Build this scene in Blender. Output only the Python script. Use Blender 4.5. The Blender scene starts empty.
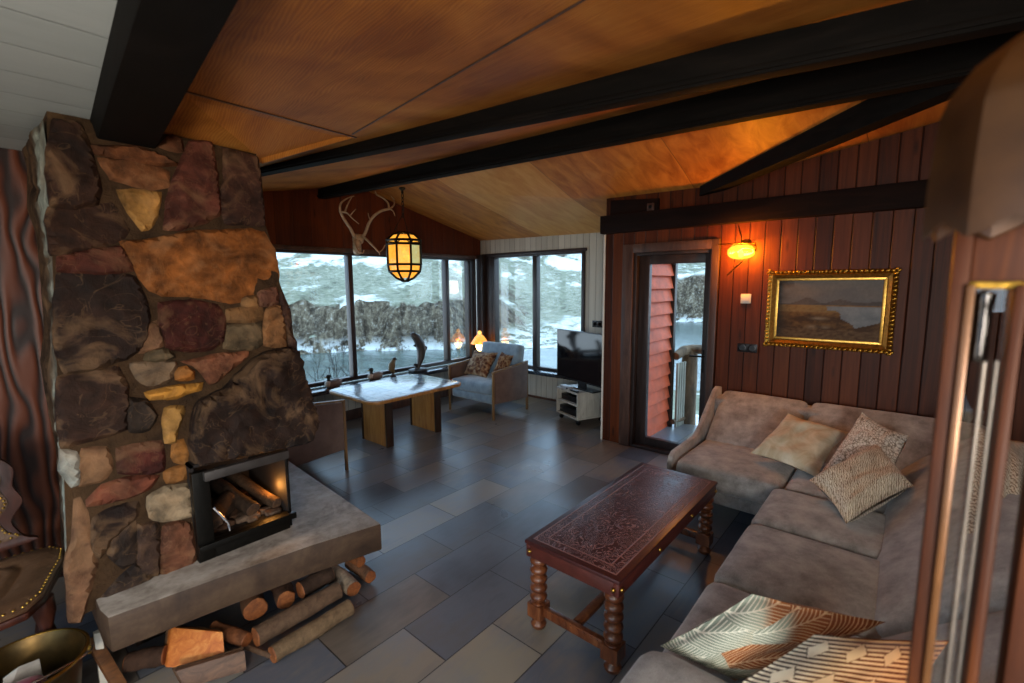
import bpy, bmesh, math, random
from mathutils import Vector, Matrix, noise
V = Vector
S = bpy.context.scene
COL = S.collection
PI = math.pi
rnd = random.Random(7)

# ------------------------------------------------------------------ camera model (real metres, eye 1.7 m)
F, YAW, PITCH, ROLL, H = 465.09, -0.8604935, -0.1228896, -0.0067875, 1.70
fw = V((-math.sin(YAW)*math.cos(PITCH), math.cos(YAW)*math.cos(PITCH), math.sin(PITCH)))
_r = V((math.cos(YAW), math.sin(YAW), 0)); _u = _r.cross(fw)
rt = _r*math.cos(ROLL) + _u*math.sin(ROLL); up = _u*math.cos(ROLL) - _r*math.sin(ROLL)
EYE = V((0, 0, H))
def ray(x, y): return fw + rt*((x-512)/F) - up*((y-341.5)/F)
def onz(x, y, z=0.0): d = ray(x, y); return EYE + d*((z-EYE.z)/d.z)
def onx(x, y, X): d = ray(x, y); return EYE + d*((X-EYE.x)/d.x)
def ony(x, y, Y): d = ray(x, y); return EYE + d*((Y-EYE.y)/d.y)
def onp(x, y, p, n): d = ray(x, y); n = V(n); return EYE + d*((V(p)-EYE).dot(n)/d.dot(n))

XB, YA, XC, YC = 5.428, 5.319, 4.389, 2.473      # window wall planes, door wall plane, its corner

# ------------------------------------------------------------------ materials
def lin(c):
    if isinstance(c, str):
        c = c.lstrip('#'); c = [int(c[i:i+2], 16)/255 for i in (0, 2, 4)]
        c = [x/12.92 if x <= .04045 else ((x+.055)/1.055)**2.4 for x in c]
    return (c[0], c[1], c[2], 1.0)
class NT:
    def __init__(s, name):
        s.m = bpy.data.materials.new(name); s.m.use_nodes = True
        s.t = s.m.node_tree; s.t.nodes.clear()
        s.out = s.t.nodes.new('ShaderNodeOutputMaterial')
    def n(s, typ, ins=None, **props):
        nd = s.t.nodes.new('ShaderNode'+typ)
        for k, v in props.items(): setattr(nd, k, v)
        for k, v in (ins or {}).items():
            sock = nd.inputs[k]
            if isinstance(v, bpy.types.NodeSocket): s.t.links.new(v, sock)
            else: sock.default_value = v
        return nd
    def math(s, op, a, b=None, c=None):
        ins = {0: a}
        if b is not None: ins[1] = b
        if c is not None: ins[2] = c
        return s.n('Math', ins, operation=op).outputs[0]
    def mix(s, fac, a, b, mode='MIX'):
        nd = s.n('Mix', {0: fac, 6: a, 7: b}, data_type='RGBA', blend_type=mode)
        return nd.outputs[2]
    def ramp(s, fac, stops, interp='LINEAR'):
        nd = s.n('ValToRGB', {0: fac}); cr = nd.color_ramp; cr.interpolation = interp
        while len(cr.elements) > 1: cr.elements.remove(cr.elements[-1])
        cr.elements[0].position = stops[0][0]; cr.elements[0].color = lin(stops[0][1])
        for p, c in stops[1:]:
            e = cr.elements.new(p); e.color = lin(c)
        return nd.outputs[0]
    def coord(s, kind='Object'): return s.n('TexCoord').outputs[kind]
    def mapv(s, vec, scale=(1, 1, 1), loc=(0, 0, 0), rot=(0, 0, 0)):
        return s.n('Mapping', {'Vector': vec, 'Scale': scale, 'Location': loc, 'Rotation': rot}).outputs[0]
    def noise(s, vec, scale=5, detail=4, rough=.55, dist=0):
        return s.n('TexNoise', {'Vector': vec, 'Scale': scale, 'Detail': detail, 'Roughness': rough, 'Distortion': dist}).outputs[0]
    def bump(s, h, strength=.3, dist=.01, normal=None):
        ins = {'Height': h, 'Strength': strength, 'Distance': dist}
        if normal is not None: ins['Normal'] = normal
        return s.n('Bump', ins).outputs[0]
    def surf(s, base, rough=.5, metal=0., normal=None, spec=.5, **ex):
        ins = {'Base Color': base, 'Roughness': rough, 'Metallic': metal, 'Specular IOR Level': spec}
        if normal is not None: ins['Normal'] = normal
        ins.update(ex)
        b = s.n('BsdfPrincipled', ins); s.t.links.new(b.outputs[0], s.out.inputs[0]); return s.m

def plain(name, c, rough=.5, metal=0., var=.25, scale=12, bump=.15, spec=.5, stretch=(1, 1, 1), dist=.004, **ex):
    t = NT(name); co = t.mapv(t.coord(), stretch)
    n = t.noise(co, scale, 5)
    c = lin(c); lo = [x*(1-var) for x in c[:3]]; hi = [min(1, x*(1+var)) for x in c[:3]]
    col = t.ramp(n, [(.3, lo), (.7, hi)])
    return t.surf(col, rough, metal, t.bump(n, bump, dist), spec, **ex)

def planks(name, axis, period, cols, groove=.05, rough=.45, phase=0., gdepth=.6, grain=1., gscale=(30, 30, 1.2), gcol=.25, knots=True, spec=.5, var=.5):
    t = NT(name); co = t.coord()
    sep = t.n('SeparateXYZ', {0: co}); u = t.math('DIVIDE', t.math('SUBTRACT', sep.outputs[axis], phase), period)
    fl = t.math('FLOOR', u); fr = t.math('SUBTRACT', u, fl)
    wn = t.n('TexWhiteNoise', {'W': fl}, noise_dimensions='1D').outputs[0]
    edge = t.math('MINIMUM', fr, t.math('SUBTRACT', 1., fr))
    g = t.n('MapRange', {0: edge, 1: 0., 2: groove, 3: 0., 4: 1.}, interpolation_type='SMOOTHSTEP').outputs[0]
    off = t.n('CombineXYZ', {0: t.math('MULTIPLY', wn, 7.), 1: t.math('MULTIPLY', wn, 3.), 2: t.math('MULTIPLY', wn, 11.)}).outputs[0]
    vec = t.n('VectorMath', {0: co, 1: off}, operation='ADD').outputs[0]
    gr = t.noise(t.mapv(vec, gscale), 1., 6, .6, .8)
    mixv = t.math('ADD', t.math('MULTIPLY', gr, 1-var), t.math('MULTIPLY', wn, var))
    k = len(cols); col = t.ramp(mixv, [(.22+.56*i/(k-1), c) for i, c in enumerate(cols)])
    if knots:
        kn = t.n('TexVoronoi', {'Vector': t.mapv(vec, (9, 9, 2.2)), 'Scale': 1.}).outputs[0]
        kf = t.n('MapRange', {0: kn, 1: .05, 2: .16, 3: .35, 4: 1.}).outputs[0]
        col = t.mix(1., col, t.n('CombineColor', {0: kf, 1: kf, 2: kf}).outputs[0], 'MULTIPLY')
    gm = t.n('MapRange', {0: g, 1: 0., 2: 1., 3: gcol, 4: 1.}).outputs[0]
    col = t.mix(1., col, t.n('CombineColor', {0: gm, 1: gm, 2: gm}).outputs[0], 'MULTIPLY')
    b1 = t.bump(gr, .25*grain, .004); b2 = t.bump(g, gdepth, .012, b1)
    return t.surf(col, rough, 0., b2, spec)

def wood(name, cols, rough=.45, gscale=(3, 40, 40), bump=.25, spec=.5, scale=1., **ex):
    t = NT(name); co = t.coord()
    gr = t.noise(t.mapv(co, gscale), scale, 6, .6, 1.0)
    k = len(cols); col = t.ramp(gr, [(.28+.44*i/(k-1), c) for i, c in enumerate(cols)])
    return t.surf(col, rough, 0., t.bump(gr, bump, .004), spec, **ex)

def fabric(name, c1, c2, scale=6, rough=.9, weave=300, sheen=.3, bump=.25, nz=5):
    t = NT(name); co = t.coord()
    n = t.noise(co, scale, nz, .65); n2 = t.noise(co, weave, 2)
    f = t.math('ADD', t.math('MULTIPLY', n, .75), t.math('MULTIPLY', n2, .25))
    col = t.ramp(f, [(.33, c1), (.66, c2)])
    b = t.bump(n2, bump, .002, t.bump(n, .25, .006))
    return t.surf(col, rough, 0., b, .25, **{'Sheen Weight': sheen, 'Sheen Roughness': .5})

def emis(name, c, strength, base=None):
    t = NT(name)
    return t.surf(lin(base or c), .3, 0., None, .5, **{'Emission Color': lin(c), 'Emission Strength': strength})

def attrcol(name, rough=.8, nscale=14, bump=.6, spec=.3, var=.5, dist=.012, vein=False):
    t = NT(name); a = t.n('Attribute', attribute_name='Col').outputs[0]
    co = t.coord(); n = t.noise(co, nscale, 8, .65, .4); n2 = t.noise(co, nscale*.28, 4, .6, 1.2)
    m = t.math('ADD', t.math('MULTIPLY', n, .55), t.math('MULTIPLY', n2, .45))
    k = t.n('MapRange', {0: m, 1: .3, 2: .7, 3: 1-var, 4: 1+var}).outputs[0]
    col = t.mix(1., a, t.n('CombineColor', {0: k, 1: k, 2: k}).outputs[0], 'MULTIPLY')
    if vein:
        nv_ = t.noise(co, 5.5, 3, .55, 1.6); r_ = t.math('ABSOLUTE', t.math('SUBTRACT', nv_, .5))
        vf = t.n('MapRange', {0: r_, 1: .0, 2: .012, 3: .38, 4: 0.}).outputs[0]; pat = t.n('MapRange', {0: n2, 1: .5, 2: .64, 3: 0., 4: .32}).outputs[0]
        col = t.mix(t.math('MAXIMUM', t.math('MULTIPLY', vf, n), pat), col, lin('#8a6a4a'))
    return t.surf(col, rough, 0., t.bump(m, bump, dist), spec)

def glassmat(name, tint=(1, 1, 1), refl=1.0, ior=1.45):
    t = NT(name)
    tr = t.n('BsdfTransparent', {'Color': (*tint, 1)}); gl = t.n('BsdfGlossy', {'Color': (1, 1, 1, 1), 'Roughness': .0})
    fr = t.n('Fresnel', {'IOR': ior}).outputs[0]
    mx = t.n('MixShader', {0: t.math('MULTIPLY', fr, refl), 1: tr.outputs[0], 2: gl.outputs[0]})
    t.t.links.new(mx.outputs[0], t.out.inputs[0]); return t.m

M = {}
M['plank_red'] = planks('dark_red_planks', 1, .118, ['#2a1105', '#451d08', '#58290f', '#6a3617'], .06, .5, .03, gcol=.18, var=.3, spec=.22)
M['plank_gable'] = planks('gable_planks', 0, .2, ['#3a1708', '#56240d', '#683014'], .02, .5, .05, gcol=.5, var=.22, spec=.25)
M['plank_white_y'] = planks('white_boards_y', 1, .1, ['#a9a497', '#bdb8aa', '#c9c5b8'], .05, .55, .0, gcol=.35, knots=False)
M['plank_white_x'] = planks('white_boards_x', 0, .1, ['#a9a497', '#bdb8aa', '#c9c5b8'], .05, .55, .0, gcol=.35, knots=False)
M['white_ceiling'] = planks('painted_ceiling_boards', 1, .26, ['#a0a8a7', '#abb3b2', '#b4bbba'], .02, .5, .05, gcol=.5, knots=False, gscale=(2, 20, 20), grain=.3)
M['ply'] = planks('plywood_ceiling_panels', 1, 1.25, ['#94541e', '#c4843a', '#d8a25a', '#e4b878'], .004, .5, 2.83, gcol=.3, gscale=(1.2, 9, 9), knots=False, var=.45, gdepth=.3)
def ply_left():
    t = NT('sawn_plywood_ceiling'); co = t.coord()
    lo = t.noise(t.mapv(co, (.5, .8, 1), (3, 1, 0)), 1.6, 3, .5, 1.5)
    w = t.n('TexWave', {'Vector': t.mapv(co, (1.0, .25, 1), (0, 0, 0), (0, 0, .5)), 'Scale': 30., 'Distortion': 16., 'Detail': 2., 'Detail Scale': .35, 'Detail Roughness': .5}, wave_type='BANDS', bands_direction='X').outputs[1]
    fine = t.noise(t.mapv(co, (40, 4, 20)), 1., 4)
    f = t.math('ADD', t.math('MULTIPLY', lo, .7), t.math('ADD', t.math('MULTIPLY', w, .09), t.math('MULTIPLY', fine, .2)))
    col = t.ramp(f, [(.34, '#82481a'), (.5, '#ae6c2a'), (.62, '#c2823a'), (.75, '#d09a52')])
    return t.surf(col, .55, 0., t.bump(w, .15, .003), .25)
M['ply_left'] = ply_left()
M['beam'] = wood('black_stained_beam', ['#070605', '#0d0b09', '#171310'], .75, (8, 1.5, 14), .5, .12)
M['beam_brown'] = wood('dark_brown_beam', ['#0f0705', '#190d09', '#25140d'], .75, (14, 1.5, 14), .5, .12)
M['pine_edge'] = wood('pine_strip', ['#9a6a34', '#c08e50', '#d2a668'], .5, (14, 2, 30), .2)
M['dark_frame'] = wood('dark_brown_frame', ['#1d1614', '#2a201d', '#382c28'], .4, (14, 14, 2), .15)
M['trim_brown'] = wood('brown_trim', ['#33221b', '#4a3329', '#5e4436'], .45, (14, 14, 2), .25)
M['black'] = plain('black_plastic', '#0d0d0f', .35, var=.1, bump=.02)
M['black_iron'] = plain('black_iron', '#15130f', .45, .7, var=.3, scale=40, bump=.3)
M['white_plastic'] = plain('white_plastic', '#d8d4c8', .4, var=.05, bump=.02)
M['brass'] = plain('aged_brass', '#a8843c', .3, 1., var=.3, scale=25, bump=.1)
M['gold'] = plain('gilded_wood', '#a87d2e', .32, .9, var=.45, scale=60, bump=.6)
M['chrome'] = plain('chrome', '#c8c8cc', .15, 1., var=.05, bump=.02)
M['glass'] = glassmat('window_glass', (.9, .91, .9), .55)
M['oak'] = wood('oak', ['#7a5226', '#9b6d36', '#b4874c'], .4, (25, 25, 2.5), .15)
M['oak_dark'] = wood('dark_oak', ['#1e130c', '#2b1c12', '#3a281a'], .4, (25, 25, 2.5), .15)
M['cot_wood'] = wood('turned_walnut', ['#3b1c10', '#5e321b', '#7c4a2a'], .3, (20, 20, 4), .15)

def floor_mat():
    t = NT('slate_floor_tiles'); co = t.coord()
    mp = t.mapv(co, (1, 1, 1), (-1.565+.31, -1.805, 0))
    br = t.n('TexBrick', {'Vector': mp, 'Color1': (0, 0, 0, 1), 'Color2': (1, 1, 1, 1), 'Mortar': (.5, .5, .5, 1), 'Scale': 1., 'Mortar Size': .003, 'Mortar Smooth': .1, 'Brick Width': .62, 'Row Height': .315}, offset=.5, offset_frequency=2)
    tint = t.n('SeparateColor', {0: br.outputs[0]}).outputs[0]
    n = t.noise(co, 2.6, 5, .5, .3); n2 = t.noise(t.mapv(co, (6, 30, 6)), 1., 5, .6, .6)
    tv = t.math('ADD', t.math('MULTIPLY', tint, .80), t.math('ADD', t.math('MULTIPLY', n, .3), t.math('MULTIPLY', n2, .12)))
    col = t.ramp(tv, [(.16, '#35363c'), (.30, '#565a63'), (.40, '#57504a'), (.50, '#766b5f'), (.60, '#565b66'), (.70, '#7e7569'), (.82, '#6a707a'), (.95, '#857c6e')])
    col = t.mix(br.outputs[1], col, lin('#1c1c1e'))
    rr = t.n('MapRange', {0: n, 1: .3, 2: .7, 3: .27, 4: .36}).outputs[0]
    hh = t.math('SUBTRACT', t.math('ADD', t.math('MULTIPLY', n, .35), t.math('MULTIPLY', n2, .25)), br.outputs[1])
    return t.surf(col, rr, 0., t.bump(hh, .22, .002), .8)
M['floor'] = floor_mat()

# ------------------------------------------------------------------ mesh builder
class MB:
    def __init__(s): s.v = []; s.f = []; s.c = []; s.uv = {}
    def add(s, vs, fs, col=None):
        b = len(s.v); s.v += [V(p) for p in vs]; s.f += [tuple(i+b for i in f) for f in fs]
        s.c += [tuple(col) if col else (1, 1, 1)]*len(vs); return b
    def box(s, x0, x1, y0, y1, z0, z1, col=None):
        s.add([(x0, y0, z0), (x1, y0, z0), (x1, y1, z0), (x0, y1, z0), (x0, y0, z1), (x1, y0, z1), (x1, y1, z1), (x0, y1, z1)],
              [(0, 3, 2, 1), (4, 5, 6, 7), (0, 1, 5, 4), (1, 2, 6, 5), (2, 3, 7, 6), (3, 0, 4, 7)], col); return s
    def hexa(s, b4, t4, col=None):
        s.add(list(b4)+list(t4), [(0, 3, 2, 1), (4, 5, 6, 7), (0, 1, 5, 4), (1, 2, 6, 5), (2, 3, 7, 6), (3, 0, 4, 7)], col); return s
    def obox(s, c, ax, ay, az, col=None):       # half-axis vectors
        c, ax, ay, az = V(c), V(ax), V(ay), V(az)
        return s.hexa([c-ax-ay-az, c+ax-ay-az, c+ax+ay-az, c-ax+ay-az], [c-ax-ay+az, c+ax-ay+az, c+ax+ay+az, c-ax+ay+az], col)
    def bar(s, a, b, w, h, upv=(0, 0, 1)):
        a, b = V(a), V(b); d = (b-a); L = d.length; d.normalize(); sd = d.cross(V(upv)).normalized(); uu = sd.cross(d)
        return s.obox((a+b)/2, d*L/2, sd*w/2, uu*h/2)
    def prism(s, poly, ext, col=None):
        poly = [V(p) for p in poly]; e = V(ext); n = len(poly)
        s.add(poly+[p+e for p in poly], [tuple(range(n))[::-1], tuple(range(n, 2*n))]+[(i, (i+1) % n, n+(i+1) % n, n+i) for i in range(n)], col); return s
    def tube(s, pts, r, n=10, col=None, caps=True, closed=False):
        pts = [V(p) for p in pts]; m = len(pts); rs = r if isinstance(r, (list, tuple)) else [r]*m
        vs = []; prev = None
        for i, p in enumerate(pts):
            if closed: d = pts[(i+1) % m]-pts[i-1]
            else: d = pts[min(i+1, m-1)]-pts[max(i-1, 0)]
            d.normalize()
            if prev is None:
                a = V((0, 0, 1)) if abs(d.z) < .9 else V((1, 0, 0)); sd = d.cross(a).normalized()
            else: sd = (prev-d*prev.dot(d)).normalized()
            prev = sd; t = d.cross(sd)
            vs += [p+(sd*math.cos(2*PI*k/n)+t*math.sin(2*PI*k/n))*rs[i] for k in range(n)]
        fs = [(i*n+k, i*n+(k+1) % n, (i+1) * n+(k+1) % n, (i+1)*n+k) for i in range(m-1) for k in range(n)]
        if closed: fs += [((m-1)*n+k, (m-1)*n+(k+1) % n, (k+1) % n, k) for k in range(n)]
        elif caps: fs += [tuple(range(n))[::-1], tuple(range((m-1)*n, m*n))]
        s.add(vs, fs, col); return s
    def lathe(s, prof, c, n=24, ax=(0, 0, 1), col=None, twist=None):
        az = V(ax).normalized(); a = V((1, 0, 0)) if abs(az.x) < .9 else V((0, 1, 0)); axx = (a-az*a.dot(az)).normalized(); ayy = az.cross(axx)
        vs = []
        for r, z in prof: vs += [V(c)+az*z+(axx*math.cos(2*PI*k/n)+ayy*math.sin(2*PI*k/n))*max(r, 1e-4) for k in range(n)]
        m = len(prof)
        fs = [(i*n+k, i*n+(k+1) % n, (i+1)*n+(k+1) % n, (i+1)*n+k) for i in range(m-1) for k in range(n)]
        fs += [tuple(range(n))[::-1], tuple(range((m-1)*n, m*n))]
        s.add(vs, fs, col); return s
    def soft(s, c, ax, ay, az, r, crown=0., cuts=9, nz=0.0):   # rounded, padded block; half-axes; crown bulges along +az
        c, ax, ay, az = V(c), V(ax), V(ay), V(az); hx, hy, hz = ax.length, ay.length, az.length
        ux, uy, uz = ax/hx, ay/hy, az/hz; r = min(r, hx*.98, hy*.98, hz*.98)
        bm = bmesh.new(); bmesh.ops.create_cube(bm, size=2.)
        bmesh.ops.subdivide_edges(bm, edges=bm.edges[:], cuts=cuts, use_grid_fill=True)
        bm.verts.ensure_lookup_table(); vs = []
        def sp(t, h):   # denser near the edges
            return math.sin(t*PI/2)*h
        for v in bm.verts:
            p = V((sp(v.co.x, hx), sp(v.co.y, hy), sp(v.co.z, hz)))
            q = V((max(-hx+r, min(hx-r, p.x)), max(-hy+r, min(hy-r, p.y)), max(-hz+r, min(hz-r, p.z))))
            d = p-q
            if d.length > 1e-6: p = q+d.normalized()*r
            bx, by = p.x/hx, p.y/hy; w = (1-bx*bx)*(1-by*by)
            if crown: p.z += crown*w*(p.z/hz)
            pw = c+ux*p.x+uy*p.y+uz*p.z
            if nz: pw += V((noise.noise(pw*5), noise.noise(pw*5+V((9, 0, 0))), noise.noise(pw*5+V((0, 9, 0)))))*nz
            vs.append(pw)
        s.add(vs, [tuple(v.index for v in f.verts) for f in bm.faces]); bm.free(); return s
    def build(s, name, mat, parent=None, smooth=None, bevel=0., uv=None):
        o0 = V(parent['_o']) if parent is not None and '_o' in parent else V((0, 0, 0))
        me = bpy.data.meshes.new(name)
        bm = bmesh.new(); lay = bm.verts.layers.float_color.new('Col')
        vs = []
        for p, c in zip(s.v, s.c):
            v = bm.verts.new(p-o0); v[lay] = (c[0], c[1], c[2], 1.); vs.append(v)
        for f in s.f:
            try: bm.faces.new([vs[i] for i in f])
            except ValueError: pass
        bmesh.ops.recalc_face_normals(bm, faces=bm.faces[:])
        if bevel:
            es = [e for e in bm.edges if len(e.link_faces) == 2 and e.calc_face_angle(0) > .6]
            bmesh.ops.bevel(bm, geom=es, offset=bevel, segments=2, profile=.6, affect='EDGES', clamp_overlap=True)
        bm.to_mesh(me); bm.free()
        if uv is not None:
            ul = me.uv_layers.new(name='UVMap')
            for lp in me.loops: ul.data[lp.index].uv = uv[lp.vertex_index]
        if smooth or bevel:
            for p in me.polygons: p.use_smooth = True
            me.set_sharp_from_angle(angle=smooth if isinstance(smooth, float) else .7)
        me.materials.append(mat)
        o = bpy.data.objects.new(name, me); COL.objects.link(o)
        if parent is not None: o.parent = parent; o['_o'] = tuple(o0)
        return o

def tag(o, label, cat, group=None, kind=None):
    o['label'] = label; o['category'] = cat
    if group: o['group'] = group
    if kind: o['kind'] = kind
    return o
def thing(name, loc, label, cat, group=None, kind=None):
    o = bpy.data.objects.new(name, None); COL.objects.link(o); o.location = loc; o.empty_display_size = .1
    o['_o'] = tuple(loc); return tag(o, label, cat, group, kind)
def mono(name, loc, mb, mat, label, cat, group=None, kind=None, **k):   # a thing of one mesh, origin at its base
    p = {'_o': tuple(loc)}
    class P(dict): pass
    o = mb.build(name, mat, None, **k)
    d = V(loc)
    for v in o.data.vertices: v.co -= d
    o.location = d; return tag(o, label, cat, group, kind)
def struct(name, mb, mat, label, cat, parent=None, **k):
    o = mb.build(name, mat, parent, **k)
    if parent is None: tag(o, label, cat, None, 'structure')
    return o
def frm(o, ang):
    ca, sa = math.cos(ang), math.sin(ang); o = V(o)
    def g(x, y, z): return V((o.x+ca*x-sa*y, o.y+sa*x+ca*y, o.z+z))
    g.x = V((ca, sa, 0)); g.y = V((-sa, ca, 0)); g.z = V((0, 0, 1)); return g

# ================================================================== THE SETTING
struct('floor', MB().box(-3.1, XB+.12, -3.1, YA+.12, -.12, 0), M['floor'], 'grey brown slate tiled floor of the living room', 'floor')
WT = 2.97                                   # walls run up past the ceiling
# window wall (far, x direction): upper gable boards, lower white boards, opening between
GX0, GX1, GZ0, GZ1 = 1.25, 5.30, .49, 2.10
w = MB(); w.box(.9, XB+.12, YA, YA+.14, GZ1+.02, WT+.1)
struct('wall_window', w, M['plank_gable'], 'dark red boarded gable wall above the long window', 'wall')
w = MB(); w.box(.9, XB, YA, YA+.14, 0, GZ0-.03); w.box(.9, GX0, YA, YA+.14, GZ0-.03, GZ1+.02)
struct('wall_window_lower', w, M['plank_white_x'], 'white boarded wall below the long window', 'wall')
# corner wall with the two pane window
BY0, BY1, BZ0, BZ1 = 3.36, 5.07, .42, 2.14
w = MB(); w.box(XB, XB+.14, YC-.2, YA+.14, 0, BZ0); w.box(XB, XB+.14, YC-.2, YA+.14, BZ1, WT); w.box(XB, XB+.14, YC-.2, BY0, BZ0, BZ1); w.box(XB, XB+.14, BY1, YA+.14, BZ0, BZ1)
struct('wall_corner', w, M['plank_white_y'], 'white vertical boarded wall around the two pane window', 'wall')
# door wall and its return
DY0, DY1, DZ1 = 1.395, 2.15, 2.0
w = MB(); w.box(XC, XC+.16, -.85, DY0, 0, WT); w.box(XC, XC+.16, DY1, YC, 0, WT); w.box(XC, XC+.16, DY0, DY1, DZ1, WT)
struct('wall_door', w, M['plank_red'], 'dark red brown wall of vertical planks with the glass door', 'wall')
struct('wall_return', MB().box(XC+.16, XB+.02, YC-.16, YC, 0, WT), M['plank_white_x'], 'short white return wall behind the television', 'wall')
struct('trim_1', MB().box(XC-.012, XC+.03, YC, YC+.018, 0, 2.2), M['white_plastic'], 'thin pale corner strip at the end of the plank wall', 'trim')
# walls out of the frame that close the room
struct('wall_right', MB().box(1.05, XC, -.97, -.85, 0, WT), M['plank_red'], 'dark plank wall behind the corner sofa', 'wall')
w = MB(); w.box(-3.1, -3, -3.1, 3.7, 0, .75); w.box(-3.1, -3, -3.1, 3.7, 2.25, 2.6); w.box(-3.1, -3, -3.1, -2.2, .75, 2.25); w.box(-3.1, -3, 2.5, 3.7, .75, 2.25)
struct('wall_left', w, M['plank_white_y'], 'white side wall with a wide window behind the camera', 'wall')
w = MB(); w.box(-3, 1.05, -3.1, -3, 0, .75); w.box(-3, 1.05, -3.1, -3, 2.25, 2.6); w.box(-3, -2.2, -3.1, -3, .75, 2.25); w.box(.6, 1.05, -3.1, -3, .75, 2.25)
struct('wall_rear', w, M['plank_white_x'], 'white rear wall with a window behind the camera', 'wall')
struct('wall_rear_side', MB().box(1.05, 1.17, -3.1, -.97, 0, 2.8), M['plank_red'], 'plank wall closing the room behind the sofa', 'wall')
struct('wall_hearth_side', MB().box(.8, .9, 3.70, YA+.14, 0, WT), M['plank_gable'], 'boarded side wall hidden behind the stone chimney', 'wall')
# the brushed, wavy grained boards left of the chimney
def wavy():
    t = NT('carved_grain_boards'); co = t.coord()
    w_ = t.n('TexWave', {'Vector': t.mapv(co, (1, 1, .34), (.33, 0, .1)), 'Scale': 6.0, 'Distortion': 11., 'Detail': 1., 'Detail Scale': 1.15, 'Detail Roughness': .4}, wave_type='BANDS', bands_direction='X').outputs[1]
    col = t.ramp(w_, [(.05, '#22100a'), (.25, '#3c1c10'), (.6, '#522816'), (.95, '#5e301c')])
    return t.surf(col, .45, 0., t.bump(w_, .35, .008), .25)
struct('wall_carved', MB().box(-3, .85, 3.70, 3.80, 0, 2.6), wavy(), 'reddish brown boards with deep wavy grain left of the chimney', 'wall')

# ------------------------------------------------------------------ ceiling
TP, TN = V((0, 2.5, .4)), V((0, 1, -.14))      # battered face of the chimney
def tpx(x, y): return onp(x, y, TP, TN)
def P1z(x): return 2.645+.19*(x-1.9) if x > 1.9 else 2.645+.15*(x-1.9)
p1n = V((-.15, 0, 1)); p1p = V((1.9, 0, 2.645))
def slab(pts, t=.06): return MB().prism(pts, (0, 0, t))
c = MB()
a_, b_, c_, d_ = V((XB+.1, YA+.1, 2.372)), V((XB+.1, YC-.1, 2.325)), V((XC, YC, 2.565)), V((XC, 1.45, 2.545))
e_, f_, g_, h_ = V((3.42, -.3, 2.90)), V((3.31, YA+.1, 2.906)), V((XC+.05, -.87, 2.89)), V((3.31, -.95, 2.93))
c_ = c_+V((.02, 0, -.004)); d_ = d_+V((.02, 0, -.004))
for tri in ([a_, b_, c_], [a_, c_, f_], [c_, d_, e_], [c_, e_, f_]): c.prism(tri, (0, 0, .05))
struct('ceiling', c, M['ply'], 'orange plywood ceiling sloping down to the corner window', 'ceiling')
c = MB(); c.prism([d_, g_, e_], (0, 0, .05)); c.prism([g_, h_, e_], (0, 0, .05))
struct('ceiling_hip', c, M['ply'], 'small orange plywood ceiling facet above the plank wall', 'ceiling')
zL = 2.345
bl0, bl1, br0, br1 = onz(95, 145, zL), onz(140, 0, zL), onz(155, 150, zL), onz(240, 0, zL)
def ext(a, b, y): t = (y-a.y)/(b.y-a.y); return a+(b-a)*t
def mid(y): return (ext(bl0, bl1, y).x+ext(br0, br1, y).x)/2
c = MB(); c.prism([(1.9, -.97, P1z(1.9)), (3.40, -.97, P1z(3.40)), (3.40, YA+.1, P1z(3.40)), (1.9, YA+.1, P1z(1.9))], (0, 0, .05)); c.prism([(mid(-.97), -.97, P1z(mid(-.97))), (1.9, -.97, P1z(1.9)), (1.9, YA+.1, P1z(1.9)), (.75, YA+.1, P1z(.75)), (mid(2.8), 2.8, P1z(mid(2.8)))], (0, 0, .05))
F1 = onp(180, 89, p1p, p1n); F2 = onp(356, 137, p1p, p1n); dF = (F2-F1).normalized(); F1 = F1-dF*.06
tl, tr_ = tpx(150, 133)+V((0, .06, 0)), tpx(270, 160)+V((0, .10, -.002))
c.prism([F1, F2, tr_, tl], (0, 0, .02))
struct('ceiling_left', c, M['ply_left'], 'orange sawn plywood ceiling left of the long beams', 'ceiling')
# panel joint running up the left ceiling
s0, s1 = onp(352, 134, p1p, p1n), onp(592, -6, p1p, p1n)
struct('trim_2', MB().bar(s0-V((0, 0, .002)), s0+(s1-s0)*1.6-V((0, 0, .002)), .008, .006), M['trim_brown'], 'dark joint between two plywood ceiling panels', 'trim')
struct('trim_10', MB().bar(F1-V((0, 0, .004)), F2-V((0, 0, .004)), .010, .006), M['trim_brown'], 'dark joint above the ceiling panel that meets the chimney', 'trim')
struct('ceiling_white', MB().hexa([(-3.1,-3.1,2.43),(.15,-3.1,2.43),(.47,3.8,2.43),(-3.1,3.8,2.43)],[(-3.1,-3.1,2.48),(.15,-3.1,2.48),(.47,3.8,2.48),(-3.1,3.8,2.48)]).box(.1, 1.17, -3.1, -.9, 2.43, 2.48), M['white_ceiling'], 'white painted board ceiling at the upper left', 'ceiling')

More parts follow.
